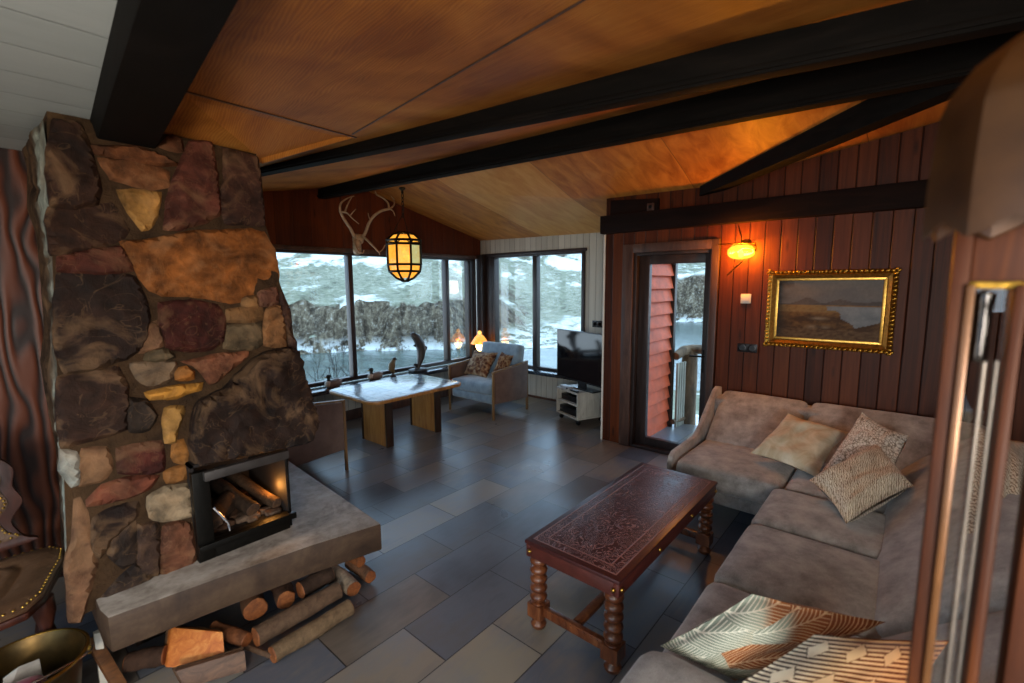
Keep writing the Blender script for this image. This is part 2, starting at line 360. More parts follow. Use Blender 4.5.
# ------------------------------------------------------------------ beams
y0, y1 = 2.86, -1.0
bot = [ext(bl0, bl1, y1), ext(br0, br1, y1), ext(br0, br1, y0), ext(bl0, bl1, y0)]
tp = []
for i, p in enumerate(bot): tp.append(V((p.x-(.03 if i in (0, 3) else 0), p.y, 2.52)))
struct('trim_3', MB().hexa(bot, tp), M['beam'], 'thick black beam meeting the top of the stone chimney', 'beam', bevel=.008)
def long_beam(name, pa, pb, zb, wdt, depth, ya, yb, label, lip=True):
    A, B = onz(*pa, zb), onz(*pb, zb); A2, B2 = ext(A, B, ya), ext(A, B, yb)
    m = MB(); o = V((-wdt, 0, 0)); z = V((0, 0, depth))
    m.hexa([B2+o, B2, A2, A2+o], [B2+o+z, B2+z, A2+z, A2+o+z])
    l = V((-wdt-.012, 0, .012)); l2 = V((-wdt, 0, .012)); h = V((0, 0, .025))     # a bead along the lower edge
    m.hexa([B2+l, B2+l2, A2+l2, A2+l], [B2+l+h, B2+l2+h, A2+l2+h, A2+l+h])
    return struct(name, m, M['beam'], label, 'beam', bevel=.006), A2, B2
_, B1a, B1b = long_beam('trim_4', (262, 177), (760, 81), 2.55, .08, .15, 4.2, -.62, 'nearer of the two long black beams crossing the ceiling')
_, B2a, B2b = long_beam('trim_5', (350, 195), (940, 86), 2.70, .09, .26, YA+.05, -.35, 'farther long black beam, the one the lantern hangs from')
ha, hb = V((XC+.03, 1.50, 2.475)), V((3.40, -.33, 2.73)); dd = (hb-ha); sd = V((-dd.y, dd.x, 0)).normalized()*.055
m = MB(); m.hexa([ha-sd, hb-sd, hb+sd, ha+sd], [p+V((0, 0, .16)) for p in (ha-sd, hb-sd, hb+sd, ha+sd)])
m.hexa([ha+sd*1.0, hb+sd*1.0, hb+sd*1.3, ha+sd*1.3], [p+V((0, 0, .05)) for p in (ha+sd, hb+sd, hb+sd*1.3, ha+sd*1.3)])
struct('trim_6', m, M['beam'], 'short diagonal black hip beam rising from the plank wall', 'beam', bevel=.005)
struct('trim_7', MB().box(XC-.085, XC, -.85, YC+.025, 2.205, 2.385), M['beam_brown'], 'dark brown beam across the plank wall above the door', 'beam', bevel=.008)
struct('trim_8', MB().hexa([(XC-.03, 1.9, 2.385), (XC, 1.9, 2.385), (XC, YC-.06, 2.385), (XC-.03, YC-.06, 2.385)], [(XC-.03, 1.9, 2.50), (XC, 1.9, 2.50), (XC, YC-.06, 2.54), (XC-.03, YC-.06, 2.54)]), M['beam_brown'], 'dark board filling the corner above the plank wall beam', 'trim', bevel=.004)

# ------------------------------------------------------------------ windows and door
def window(name, label, along, x0, x1, z0, z1, muls, face, depth, fw_=.055):
    # along 'x': wall y = face, glass behind it at +depth ; along 'y': wall x = face
    def bx(m, u0, u1, d0, d1, za, zb):
        return m.box(u0, u1, face+d0, face+d1, za, zb) if along == 'x' else m.box(face+d0, face+d1, u0, u1, za, zb)
    fr = MB(); cs = fw_
    bx(fr, x0, x0+cs, -.015, depth+.04, z0, z1); bx(fr, x1-cs, x1, -.015, depth+.04, z0, z1)
    bx(fr, x0+cs, x1-cs, -.015, depth+.04, z1-cs*.6, z1); bx(fr, x0+cs, x1-cs, depth-.03, depth+.04, z0, z0+.05)
    o = struct(name, fr, M['dark_frame'], label, 'window', bevel=.004)
    for mx, mw in muls:
        mm = MB(); bx(mm, mx-mw/2, mx+mw/2, depth-.05, depth+.045, z0+.04, z1-cs*.6); mm.build('mullion', M['dark_frame'], o, bevel=.005)
    edges = [x0+cs]+[m[0] for m in muls]+[x1-cs]
    for a, b in zip(edges[:-1], edges[1:]):
        g = MB(); bx(g, a, b, depth-.004, depth+.004, z0+.045, z1-cs*.5); g.build('pane', M['glass'], o)
    return o
wa = window('window_1', 'long dark framed window in three panes facing the river', 'x', GX0, GX1, GZ0, GZ1, [(3.13, .06), (4.72, .065), (5.18, .05)], YA, .06)
tt = MB().box(GX0-.05, XB-.02, YA-.035, YA+.0, GZ1-.005, GZ1+.045); tt.build('head_trim', M['trim_brown'], wa, bevel=.004)
M['sill'] = wood('dark_glossy_sill', ['#232426', '#2c2d30', '#36373a'], .22, (2, 14, 14), .05, .9)
ss = MB().box(1.0, XB-.0, YA-.215, YA+.03, GZ0-.055, GZ0-.005); ss.build('sill', M['sill'], wa, bevel=.006)
wb = window('window_2', 'dark framed two pane window in the white corner wall', 'y', BY0, BY1, BZ0, BZ1, [(4.235, .075)], XB, .06)
ss = MB().box(XB-.16, XB+.03, BY0-.04, YA-.2, BZ0-.035, BZ0+.015); ss.build('sill', M['sill'], wb, bevel=.006)
tt = MB().box(XB-.02, XB+.03, BY0-.02, YA-.03, BZ1-.01, BZ1+.035); tt.build('head_trim', M['dark_frame'], wb, bevel=.004)
struct('trim_9', MB().box(XB-.10, XB+.01, YA-.12, YA+.01, GZ0, GZ1+.06).box(XB-.02, XB+.02, YA-.26, YA-.12, BZ0, BZ1), M['dark_frame'], 'dark brown corner post between the two windows', 'trim', bevel=.006)
struct('baseboard_window', MB().box(.9, XB, YA-.02, YA, 0, .13), M['trim_brown'], 'brown skirting board under the long window', 'baseboard', bevel=.003)
struct('baseboard_corner', MB().box(XB-.015, XB, YC, YA-.02, 0, .03), M['trim_brown'], 'low skirting under the corner window', 'baseboard')

dm = MB()                                    # casing
dm.box(XC-.03, XC+.0, DY1, DY1+.115, 0, DZ1+.085); dm.box(XC-.03, XC, DY0-.065, DY0, 0, DZ1+.085); dm.box(XC-.03, XC, DY0, DY1, DZ1, DZ1+.085)
do = struct('door_1', dm, M['trim_brown'], 'glazed balcony door with a dark brown frame', 'door', bevel=.006)
j = MB(); j.box(XC-.012, XC+.17, DY1-.035, DY1, 0, DZ1).box(XC-.012, XC+.17, DY0, DY0+.03, 0, DZ1).box(XC-.012, XC+.17, DY0+.03, DY1-.035, DZ1-.03, DZ1).box(XC-.012, XC+.17, DY0+.03, DY1-.035, 0, .03)
j.build('jamb', M['dark_frame'], do, bevel=.004)
lf = MB(); X0, X1 = XC+.045, XC+.105; ya, yb = DY0+.032, DY1-.037
ga, gb, gz0, gz1 = 1.47, 2.005, .115, 1.885
lf.box(X0, X1, gb, yb, .03, DZ1-.03).box(X0, X1, ya, ga, .03, DZ1-.03).box(X0, X1, ga, gb, .03, gz0).box(X0, X1, ga, gb, gz1, DZ1-.03)
leaf = lf.build('door_leaf', M['dark_frame'], do, bevel=.005)
MB().box(XC+.07, XC+.078, ga, gb, gz0, gz1).build('pane', M['glass'], leaf)
hp = MB(); hy = ga-.03; hp.box(X0-.008, X0, hy-.016, hy+.016, .86, 1.08); hp.tube([(X0, hy, 1.02), (X0-.05, hy, 1.02)], .009); hp.tube([(X0-.05, hy+.006, 1.02), (X0-.05, hy-.02, 1.02), (X0-.05, hy+.12, 1.015)], .009)
hp.build('handle', M['black_iron'], leaf, smooth=.8)

# ------------------------------------------------------------------ small fittings on the walls
o = thing('light_switch', (XC, 1.097, 1.558), 'small white light switch on the plank wall below the amber sconce', 'switch')
MB().box(XC-.012, XC, 1.056, 1.138, 1.52, 1.602).build('plate', M['white_plastic'], o, bevel=.004)
MB().box(XC-.018, XC-.012, 1.072, 1.122, 1.536, 1.586).build('rocker', M['white_plastic'], o, bevel=.003)
o = thing('wall_socket', (XC, 1.065, 1.132), 'black double socket on the plank wall behind the sofa', 'socket')
MB().box(XC-.012, XC, .985, 1.145, 1.095, 1.17).build('plate', M['black'], o, bevel=.01)
for yy in (1.025, 1.105): MB().lathe([(.036, 0), (.036, .014), (.026, .016), (.024, .008), (.0, .008)], (XC-.01, yy, 1.132), 24, (-1, 0, 0)).build('outlet', M['black'], o, smooth=.6)
p0 = onx(598, 324, XB)
o = thing('wall_socket', tuple(p0), 'black socket strip on the white wall above the television', 'socket')
MB().box(XB-.015, XB, p0.y-.15, p0.y+.08, p0.z-.045, p0.z+.045).build('plate', M['black'], o, bevel=.006)
for k in range(3): MB().lathe([(.03, 0), (.03, .006), (.024, .006), (.022, .001), (0, .001)], (XB-.014, p0.y+.035-.073*k, p0.z), 20, (-1, 0, 0)).build('outlet', M['oak_dark'], o, smooth=.6)
p0 = onx(651, 207, XC-.04)
o = thing('wall_bracket', tuple(p0), 'small square bracket with a hole on the dark board above the door', 'bracket')
MB().box(XC-.055, XC-.03, p0.y-.035, p0.y+.035, p0.z-.035, p0.z+.035).build('plate', M['trim_brown'], o, bevel=.003)
MB().lathe([(.018, 0), (.018, .006), (.012, .006), (.012, .001), (0, .001)], (XC-.055, p0.y, p0.z), 16, (-1, 0, 0)).build('bolt', M['black'], o)

# ================================================================== OUTDOORS
def smooth(a, b, x):
    t = max(0., min(1., (x-a)/(b-a))); return t*t*(3-2*t)
RIV = -5.2
def height(x, y):
    r = math.hypot(x, y); az = math.degrees(math.atan2(x, y))
    n = noise.fractal(V((x*.05, y*.05, 2.)), 1., 2.1, 5); n2 = noise.fractal(V((x*.25, y*.25, 7.)), .9, 2.1, 4)
    far = smooth(58, 66, az)                      # the river bends away towards the door side
    shore = 50+3*n+far*38; near = 25+far*6+2*n
    if r < near:                                  # our own bank
        return -1.0-(r-7)*.06+.25*n2 if r < 12 else -1.3+(RIV-.5+1.3)*smooth(12, near, r)+.25*n2
    if r < shore: return RIV-.6
    ch = 5.0*(1-smooth(46, 52, az)*.75)+far*7.+n2*.7
    cut = smooth(40, 52, az)*(1-far)
    g1 = noise.noise(V((x*.16, y*.16, 3.)))+.5*noise.noise(V((x*.4, y*.4, 5.)))     # gullies in the cliff
    base = RIV+ch*smooth(shore+1.2*g1, shore+2.4+cut*18+3*far+1.6*g1, r)
    up_ = (r-shore)
    hill = .012*up_+max(0, up_-28)*.05+max(0, up_-110)*.10
    return base+hill+.35*n*smooth(4, 24, up_)+.12*n2*smooth(0, 4, up_)+smooth(120, 260, up_)*9*n
vs, fs = [], []
NA, NR = 240, 230
rs = [7.5*(60.)**(i/(NR-1)) for i in range(NR)]
for i in range(NA):
    az = math.radians(8+88*i/(NA-1))
    for r in rs:
        x, y = math.sin(az)*r, math.cos(az)*r
        vs.append((x, y, height(x, y)))
for i in range(NA-1):
    for k in range(NR-1): fs.append((i*NR+k, (i+1)*NR+k, (i+1)*NR+k+1, i*NR+k+1))
t = MB(); t.add(vs, fs)
def terrain_mat():
    t = NT('snowy_moor'); co = t.coord()
    geo = t.n('NewGeometry'); sep = t.n('SeparateXYZ', {0: geo.outputs['Normal']}); nz = sep.outputs[2]
    pz = t.n('SeparateXYZ', {0: geo.outputs['Position']}).outputs[2]
    n1 = t.noise(t.mapv(t.mapv(co, rot=(0, 0, .70)), (.070, .014, .05), (5.3, 2.1, 0)), 1., 4, .55, .8); n2 = t.noise(co, .55, 6, .7); n3 = t.noise(co, 2.4, 4, .7); n4 = t.noise(t.mapv(co, (1, 1, .25)), 1.3, 6, .7, .5)
    grass = t.ramp(t.math('ADD', t.math('MULTIPLY', n2, .7), t.math('MULTIPLY', n1, .3)), [(.36, '#55564a'), (.48, '#7c7c68'), (.6, '#9b9b88')])
    rock = t.ramp(t.math('ADD', t.math('MULTIPLY', n4, .6), t.math('MULTIPLY', n3, .4)), [(.36, '#201b16'), (.48, '#4e4438'), (.58, '#766a58'), (.66, '#948c7e')])
    steep = t.n('MapRange', {0: t.math('ADD', nz, t.math('MULTIPLY', t.math('SUBTRACT', n2, .5), .2)), 1: .78, 2: .93, 3: 1., 4: 0.}).outputs[0]
    c = t.mix(steep, grass, rock)
    hi = t.n('MapRange', {0: pz, 1: 4., 2: 13., 3: 0., 4: .09}).outputs[0]
    sv = t.math('ADD', t.math('ADD', t.math('MULTIPLY', n1, .78), t.math('MULTIPLY', n2, .22)), hi)
    snow = t.n('MapRange', {0: sv, 1: .545, 2: .60, 3: 0., 4: 1.}).outputs[0]
    snow = t.math('MULTIPLY', snow, t.n('MapRange', {0: nz, 1: .8, 2: .95, 3: 0., 4: 1.}).outputs[0])
    frost = t.n('MapRange', {0: n3, 1: .56, 2: .72, 3: 0., 4: .28}).outputs[0]
    low = t.n('MapRange', {0: pz, 1: RIV+.2, 2: RIV+1.5, 3: 1., 4: 0.}).outputs[0]
    lows = t.math('MULTIPLY', low, t.n('MapRange', {0: n2, 1: .47, 2: .53, 3: 0., 4: 1.}).outputs[0])
    snow = t.math('MAXIMUM', snow, t.math('MAXIMUM', frost, lows))
    c = t.mix(snow, c, lin('#d4d4d0'))
    return t.surf(c, .95, 0., t.bump(n4, .7, .5, t.bump(n3, .3, .1)), .15)
o = t.build('terrain', terrain_mat(), None, smooth=True); tag(o, 'snow patched moor and rocky cliff across the river', 'hillside', None, 'structure')
def water_mat():
    t = NT('cold_river'); co = t.coord()
    n = t.noise(t.mapv(co, (1, .5, 1)), .8, 5, .6, 1.0)
    col = t.ramp(n, [(.35, '#34423f'), (.6, '#58645e')])
    return t.surf(col, .22, 0., t.bump(n, .35, .2), .5)
t = MB(); m_ = []
for k in range(25):
    az = math.radians(4+96*k/24); m_.append((math.sin(az), math.cos(az)))
for k, (a, b) in enumerate(m_): t.v += [V((a*14, b*14, RIV)), V((a*150, b*150, RIV))]; t.c += [(1, 1, 1)]*2
t.f = [(2*k, 2*k+2, 2*k+3, 2*k+1) for k in range(24)]
o = t.build('river', water_mat()); tag(o, 'cold blue grey river below the house', 'river', None, 'structure')
# ground on the unseen sides, so the sky does not shine from below
struct('ground', MB().box(-60, 4, -60, 5.4, -1.3, -1.2).box(-60, 60, -60, -1.2, -1.3, -1.2), plain('winter_ground', '#6a6c66', .9), 'winter ground around the house', 'ground')

# bare bush outside the long window
r2 = random.Random(3); m = MB()
bc = onp(318, 385, (0, 9.2, 0), (0, 1, 0))
gz = -1.45
for k in range(34):
    x = bc.x+r2.uniform(-.9, .75); y = 9.2+r2.uniform(-.4, .5); h = r2.uniform(1.0, 1.75)+(.35 if k < 4 else 0)
    lx, ly = r2.uniform(-.3, .3), r2.uniform(-.2, .2); pts = [V((x+lx*tt*tt+.04*math.sin(7*tt+k), y+ly*tt, gz+h*tt)) for tt in [i/7 for i in range(8)]]
    m.tube(pts, [.012*(1-.8*i/7) for i in range(8)], 5)
    for q in range(6):
        i = r2.randint(3, 6); p = pts[i]; d = V((r2.uniform(-.3, .3), r2.uniform(-.15, .15), r2.uniform(.12, .35)))
        m.tube([p, p+d*.5+V((0, 0, -.02)), p+d], [.006, .005, .002], 4)
mono('bare_bush', (bc.x, 9.2, gz), m, plain('bare_twigs', '#2a2826', .9), 'leafless grey bush growing outside the long window', 'bush')

# red siding outside the door: boards with deep shadow laps
m = MB(); x0, x1, ysd = XC+.17, 5.30, 2.14
z = -.35
while z < 2.6:
    m.hexa([(x0, ysd-.045, z), (x1, ysd-.045, z), (x1, ysd+.02, z), (x0, ysd+.02, z)], [(x0, ysd-.008, z+.142), (x1, ysd-.008, z+.142), (x1, ysd+.02, z+.142), (x0, ysd+.02, z+.142)]); z += .142
o = thing('wall_siding', (x0, ysd, -.35), 'red painted lapped siding outside the glass door', 'wall', None, 'structure')
m.build('siding', plain('red_paint', '#c4522a', .6, var=.3, scale=9, bump=.3), o, bevel=.004)
MB().box(x1-.005, x1+.06, ysd-.06, ysd+.06, -.35, 2.6).build('corner_board', M['oak_dark'], o, bevel=.005)
struct('balcony_deck', MB().box(XC+.17, 6.2, .4, 2.2, -.16, -.05), plain('snowy_deck', '#eceff0', .8, var=.25, scale=9, bump=.6), 'balcony deck with trodden snow outside the door', 'floor')
post = onz(687, 426, -.05)
o = thing('balcony_railing', tuple(post), 'rustic balcony railing with pale pickets and a log top rail', 'railing')
logm = wood('weathered_log', ['#3a2c20', '#6b543c', '#8a7054'], .8, (12, 12, 3), .7)
pm = wood('pale_pickets', ['#7c7a6c', '#a09c8c', '#b4b0a0'], .8, (14, 14, 3), .4)
m = MB(); m.tube([post+V((0, 0, zz)) for zz in (0, .3, .6, .98)], [.10, .092, .096, .088], 12); m.build('post', logm, o, smooth=.9)
fa = V((5.28, 2.03, -.05))
for k in range(5):
    p = fa+(post-fa)*((k+.9)/6.2); d = (post-fa).normalized()
    MB().obox(p+V((0, 0, .42)), d*.020, V((-d.y, d.x, 0))*.011, V((0, 0, .40))).build('picket', pm, o, bevel=.003)
rail = MB(); ra, rb = fa+V((.03, .02, .90)), post+V((.05, -1.5, .98))
rail.tube([ra, (ra+post+V((0, 0, .96)))/2+V((0, 0, .02)), post+V((-.02, -.02, .96)), post+V((.02, -.6, .985)), rb], [.05, .058, .055, .06, .05], 10); rail.build('top_rail', logm, o, smooth=.9)
MB().tube([fa+V((0, .02, .12)), post+V((0, 0, .12))], .03, 8).build('lower_rail', logm, o, smooth=.9)
for k in range(5):
    p = post+V((.02, -.28-.16*k, 0)); MB().obox(p+V((0, 0, .42)), (.011, 0, 0), (0, .034, 0), (0, 0, .40)).build('picket', pm, o, bevel=.003)
bk = post+V((.55, -.35, 0)); 

# ================================================================== FIREPLACE
fp = thing('fireplace', (.6, 2.6, 0), 'rough stone fireplace with a concrete hearth and tapering chimney', 'fireplace')
out = [(45, 118), (90, 123), (165, 135), (258, 158), (262, 190), (265, 225), (275, 256), (279, 282), (291, 322), (296, 352), (303, 385), (310, 408), (310, 428), (303, 443), (190, 467), (197, 561), (70, 620), (66, 575), (62, 470), (56, 380), (52, 290), (48, 200)]
core = [tpx(*p)+V((.004 if p[0] < 100 else 0, -.006, 0)) for p in out]
m = MB(); n = len(core)
back = [V((max(p.x, .36) if p.x < .4 else p.x, 3.69, p.z)) for p in core]
m.add(core+back, [tuple(range(n))]+[tuple(range(n, 2*n))[::-1]]+[(i, (i+1) % n, n+(i+1) % n, n+i) for i in range(n)], lin('#3a2919'))
stone_m = attrcol('field_stone', .75, 16, .9, .2, .8, .015, vein=True); mortar_m = attrcol('mortar', .9, 14, 1., .2, .75, .03)
chim = m.build('chimney_core', mortar_m, fp)
# the upper part reaches through to the ceiling
top = [tpx(45, 118), tpx(258, 158)]
m = MB(); m.hexa([(top[0].x+.01, 2.79, 2.30), (top[1].x, 2.79, 2.30), (top[1].x, 3.69, 2.30), (top[0].x+.01, 3.69, 2.30)], [(top[0].x+.01, 2.82, 2.62), (top[1].x, 2.82, 2.62), (top[1].x, 3.69, 2.62), (top[0].x+.01, 3.69, 2.62)], lin('#43311f'))
m.build('chimney_top', mortar_m, fp)
DK, DK2, RD, RB, OR, TAN, OL, GR = '#24150e', '#2e1b11', '#401a12', '#4a2216', '#824c20', '#745332', '#564834', '#645240'
ST = [
 (DK2, [(53,122),(80,125),(87,142),(93,168),(99,192),(96,203),(72,208),(51,205),(50,180),(50,150)]),
 (DK2, [(50,208),(72,211),(99,206),(108,200),(127,230),(121,238),(95,247),(62,254),(53,252),(51,230)]),
 ('#6a3e22', [(92,146),(138,149),(158,156),(179,166),(160,166),(96,155)]),
 ('#74482a', [(100,159),(140,164),(167,172),(165,187),(150,188),(113,180)]),
 ('#9c7038', [(118,192),(160,194),(155,215),(148,228),(141,229),(128,209)]),
 ('#6a4028', [(160,147),(172,137),(180,142),(181,151)]),
 ('#5a3024', [(188,144),(210,142),(214,160),(217,200),(219,213),(205,221),(180,229),(164,228),(168,200),(178,172)]),
 ('#40281e', [(223,150),(257,159),(260,190),(263,225),(245,223),(225,223),(221,206),(225,180)]),
 (OR, [(122,242),(150,241),(180,236),(195,233),(215,233),(245,230),(262,233),(273,252),(277,278),(273,286),(255,293),(238,300),(228,302),(210,297),(190,295),(165,295),(152,290),(142,278),(134,262)]),
 (RB, [(60,257),(118,248),(128,262),(131,271),(100,273),(60,272)]),
 (DK, [(58,276),(110,275),(134,279),(144,300),(147,325),(141,345),(125,357),(95,368),(66,373),(58,350),(57,310)]),
 (RD, [(160,304),(190,302),(215,306),(223,318),(221,340),(211,348),(185,350),(168,347),(161,325)]),
 ('#6c4c36', [(142,330),(156,322),(162,345),(150,350),(140,352)]),
 (TAN, [(228,310),(260,308),(261,320),(228,322)]),
 (OL, [(229,327),(260,325),(260,344),(250,349),(225,348)]),
 ('#8a5e38', [(266,310),(279,307),(283,330),(285,347),(264,344)]),
 (TAN, [(244,300),(255,297),(256,306),(243,307)]),
 ('#6a4434', [(259,294),(275,288),(276,304),(260,305)]),
 ('#3c2620', [(279,285),(285,300),(291,322),(289,332),(284,326),(280,304)]),
 ('#3c2822', [(287,330),(293,340),(297,356),(290,350)]),
 (OL, [(148,353),(165,350),(173,358),(158,361),(145,360)]),
 (GR, [(131,364),(174,362),(172,372),(164,382),(148,384),(138,378)]),
 ('#a8692c', [(177,372),(185,368),(192,372),(191,378),(177,379)]),
 ('#a8742e', [(146,392),(200,383),(198,391),(165,398),(152,400)]),
 ('#7a4a32', [(182,362),(225,355),(246,352),(246,358),(225,371),(216,381),(210,383),(204,372),(195,366)]),
 (DK2, [(60,378),(118,369),(126,390),(125,405),(125,428),(95,437),(63,446),(60,410)]),
 ('#2a2019', [(129,399),(146,402),(154,416),(148,428),(130,431)]),
 ('#9a7038', [(165,410),(183,407),(183,414),(178,422),(176,440),(165,441)]),
 ('#94602a', [(173,444),(183,441),(185,462),(180,462),(174,460)]),
 ('#8a5a2c', [(165,472),(186,465),(186,478),(168,482)]),
 ('#8e9088', [(61,452),(76,455),(79,481),(70,485),(63,470)]),
 ('#6c4c34', [(82,450),(106,448),(110,470),(100,480),(81,484)]),
 (RD, [(118,449),(160,442),(163,470),(150,472),(121,472)]),
 ('#6a3826', [(90,498),(105,485),(135,477),(157,476),(146,490),(112,500),(91,505)]),
 ('#9a8468', [(149,497),(165,488),(186,485),(189,500),(189,515),(165,519),(151,516)]),
 (DK, [(95,520),(112,509),(136,503),(136,518),(118,531),(108,546),(97,560),(93,545)]),
 ('#33261e', [(110,552),(113,540),(134,521),(136,560),(122,566)]),
 ('#3e2c22', [(138,526),(158,524),(158,574),(139,570)]),
 ('#68402c', [(163,528),(178,522),(189,525),(194,562),(166,578),(161,570)]),
 ('#6a4a34', [(74,488),(88,515),(91,545),(94,562),(91,585),(82,618),(68,620),(68,570),(72,540)]),
 ('#2c2019', [(101,598),(134,565),(147,572),(149,580),(106,601)]),
]
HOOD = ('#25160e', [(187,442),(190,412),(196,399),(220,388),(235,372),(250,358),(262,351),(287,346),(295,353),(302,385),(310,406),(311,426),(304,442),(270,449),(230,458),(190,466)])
nrm = TN.normalized()
from mathutils.geometry import delaunay_2d_cdt
def stone(mb, pts3, nv, depth, col, seed, grow=.015, sp=.018, rough=1.):
    rg = random.Random(seed); nv = V(nv).normalized(); c = sum((V(p) for p in pts3), V())/len(pts3)
    a1 = V((1, 0, 0)) if abs(nv.x) < .7 else V((0, 1, 0)); a1 = (a1-nv*a1.dot(nv)).normalized(); a2 = nv.cross(a1)
    P2 = [((V(p)-c).dot(a1), (V(p)-c).dot(a2)) for p in pts3]; pl = []; k = len(P2)
    for i in range(k):
        (x0, y0), (x1, y1) = P2[i], P2[(i+1) % k]; L = math.hypot(x1-x0, y1-y0); ns = max(1, int(L/sp))
        pl += [V((x0+(x1-x0)*q/ns, y0+(y1-y0)*q/ns)) for q in range(ns)]
    k = len(pl); pl = [(pl[i-1]+pl[i]*7+pl[(i+1) % k])/9 for i in range(k)]
    pl = [p+p.normalized()*(grow+.007*noise.noise(V((p.x*26, p.y*26, seed)))) for p in pl]
    def dist(p):
        best = 9.
        for i in range(k):
            a, b = pl[i], pl[(i+1) % k]; d = b-a; L2 = d.length_squared or 1e-9; t_ = max(0, min(1, (p-a).dot(d)/L2)); best = min(best, (p-a-d*t_).length)
        return best
    def inside(p):
        r = False
        for i in range(k):
            a, b = pl[i], pl[(i+1) % k]
            if (a.y > p.y) != (b.y > p.y) and p.x < (b.x-a.x)*(p.y-a.y)/(b.y-a.y)+a.x: r = not r
        return r
    pts = list(pl); x0, x1 = min(p.x for p in pl), max(p.x for p in pl); y0, y1 = min(p.y for p in pl), max(p.y for p in pl)
    spi = max(sp, math.sqrt((x1-x0)*(y1-y0)/700)); ds = [0.]*k
    y = y0+spi*.5; row = 0
    while y < y1:
        x = x0+spi*(.5 if row % 2 else 1.)
        while x < x1:
            p = V((x+rg.uniform(-.3, .3)*spi, y+rg.uniform(-.3, .3)*spi))
            if inside(p):
                d = dist(p)
                if d > spi*.35: pts.append(p); ds.append(d)
            x += spi
        y += spi*.87; row += 1
    # a second ring just inside the rim keeps the edge crisp
    r = delaunay_2d_cdt(pts, [(i, (i+1) % k) for i in range(k)], [], 1, 1e-6)
    ov, of, oi = r[0], r[2], r[3]; tx, ty = rg.uniform(-.10, .10), rg.uniform(-.10, .10); cl = lin(col)[:3]; vs = []; cs = []
    for v_, src in zip(ov, oi):
        d = ds[src[0]] if src and src[0] < len(ds) else 0.
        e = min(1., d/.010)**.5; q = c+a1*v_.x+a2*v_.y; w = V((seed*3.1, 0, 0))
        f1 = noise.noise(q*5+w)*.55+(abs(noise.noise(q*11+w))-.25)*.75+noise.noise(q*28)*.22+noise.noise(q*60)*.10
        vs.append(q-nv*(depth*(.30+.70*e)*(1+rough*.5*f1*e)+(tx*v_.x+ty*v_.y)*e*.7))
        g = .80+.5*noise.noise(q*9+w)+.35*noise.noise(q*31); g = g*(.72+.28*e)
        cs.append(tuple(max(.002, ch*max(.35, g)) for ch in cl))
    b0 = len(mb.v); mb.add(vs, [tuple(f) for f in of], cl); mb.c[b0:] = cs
    n0 = len(vs); mb.add([c+a1*p.x+a2*p.y-nv*depth*.30 for p in pl]+[c+a1*p.x+a2*p.y+nv*.03 for p in pl], [(i, (i+1) % k, k+(i+1) % k, k+i) for i in range(k)], tuple(x*.6 for x in cl))
sm_ = MB()
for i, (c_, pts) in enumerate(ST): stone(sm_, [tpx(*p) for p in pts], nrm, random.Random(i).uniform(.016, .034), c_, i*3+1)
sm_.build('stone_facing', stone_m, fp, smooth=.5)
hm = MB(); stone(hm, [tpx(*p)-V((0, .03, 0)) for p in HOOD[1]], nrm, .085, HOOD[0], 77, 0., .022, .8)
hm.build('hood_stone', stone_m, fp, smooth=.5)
# left flank of the chimney: dark rubble behind, a pale front edge with daylight painted into its colour
BKP = [(22, 150), (27, 169), (27, 209), (36, 235), (40, 277), (44, 328), (40, 361), (45, 394), (53, 432), (58, 460), (60, 520), (66, 590)]
FRP = [(43, 118), (47, 150), (49, 200), (52, 250), (58, 285), (61, 330), (64, 372), (63, 400), (62, 440), (64, 470), (70, 540), (72, 600)]
def lerp_tab(tab, t_):
    i = min(int(t_*(len(tab)-1)), len(tab)-2); f_ = t_*(len(tab)-1)-i; a, b = tab[i], tab[i+1]; return a[0]+(b[0]-a[0])*f_, a[1]+(b[1]-a[1])*f_
NVv, NUu = 90, 26; m = MB(); vs = []; cs = []; r7 = random.Random(4)
for j in range(NVv+1):
    t_ = j/NVv; B_ = ony(*lerp_tab(BKP, t_), 3.66); F_ = tpx(*lerp_tab(FRP, t_))+V((0, .01, 0))
    for i in range(NUu+1):
        s_ = i/NUu; p = F_+(B_-F_)*s_; n1 = noise.noise(V((p.y*5, p.z*6, 1))); n2 = noise.noise(V((p.y*16, p.z*18, 2)))
        st = abs(noise.noise(V((p.z*5.5+.4*n1, p.y*1.5, 9)))); jn = 1-smooth(.0, .06, st)
        p = p+V((-1, 0, 0))*(.018*n1+.008*n2-.02*jn)*min(1, s_*4)*min(1, (1-s_)*4)
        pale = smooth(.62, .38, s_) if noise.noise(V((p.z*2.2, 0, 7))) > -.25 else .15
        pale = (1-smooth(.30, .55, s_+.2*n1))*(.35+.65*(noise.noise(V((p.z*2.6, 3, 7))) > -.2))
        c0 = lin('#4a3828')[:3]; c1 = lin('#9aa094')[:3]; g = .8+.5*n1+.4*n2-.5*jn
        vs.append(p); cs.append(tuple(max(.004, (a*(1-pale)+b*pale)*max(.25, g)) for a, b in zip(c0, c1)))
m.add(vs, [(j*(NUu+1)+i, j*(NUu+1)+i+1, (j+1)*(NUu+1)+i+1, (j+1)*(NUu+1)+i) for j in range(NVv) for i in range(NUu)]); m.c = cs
m.build('flank_stones', stone_m, fp, smooth=.6)
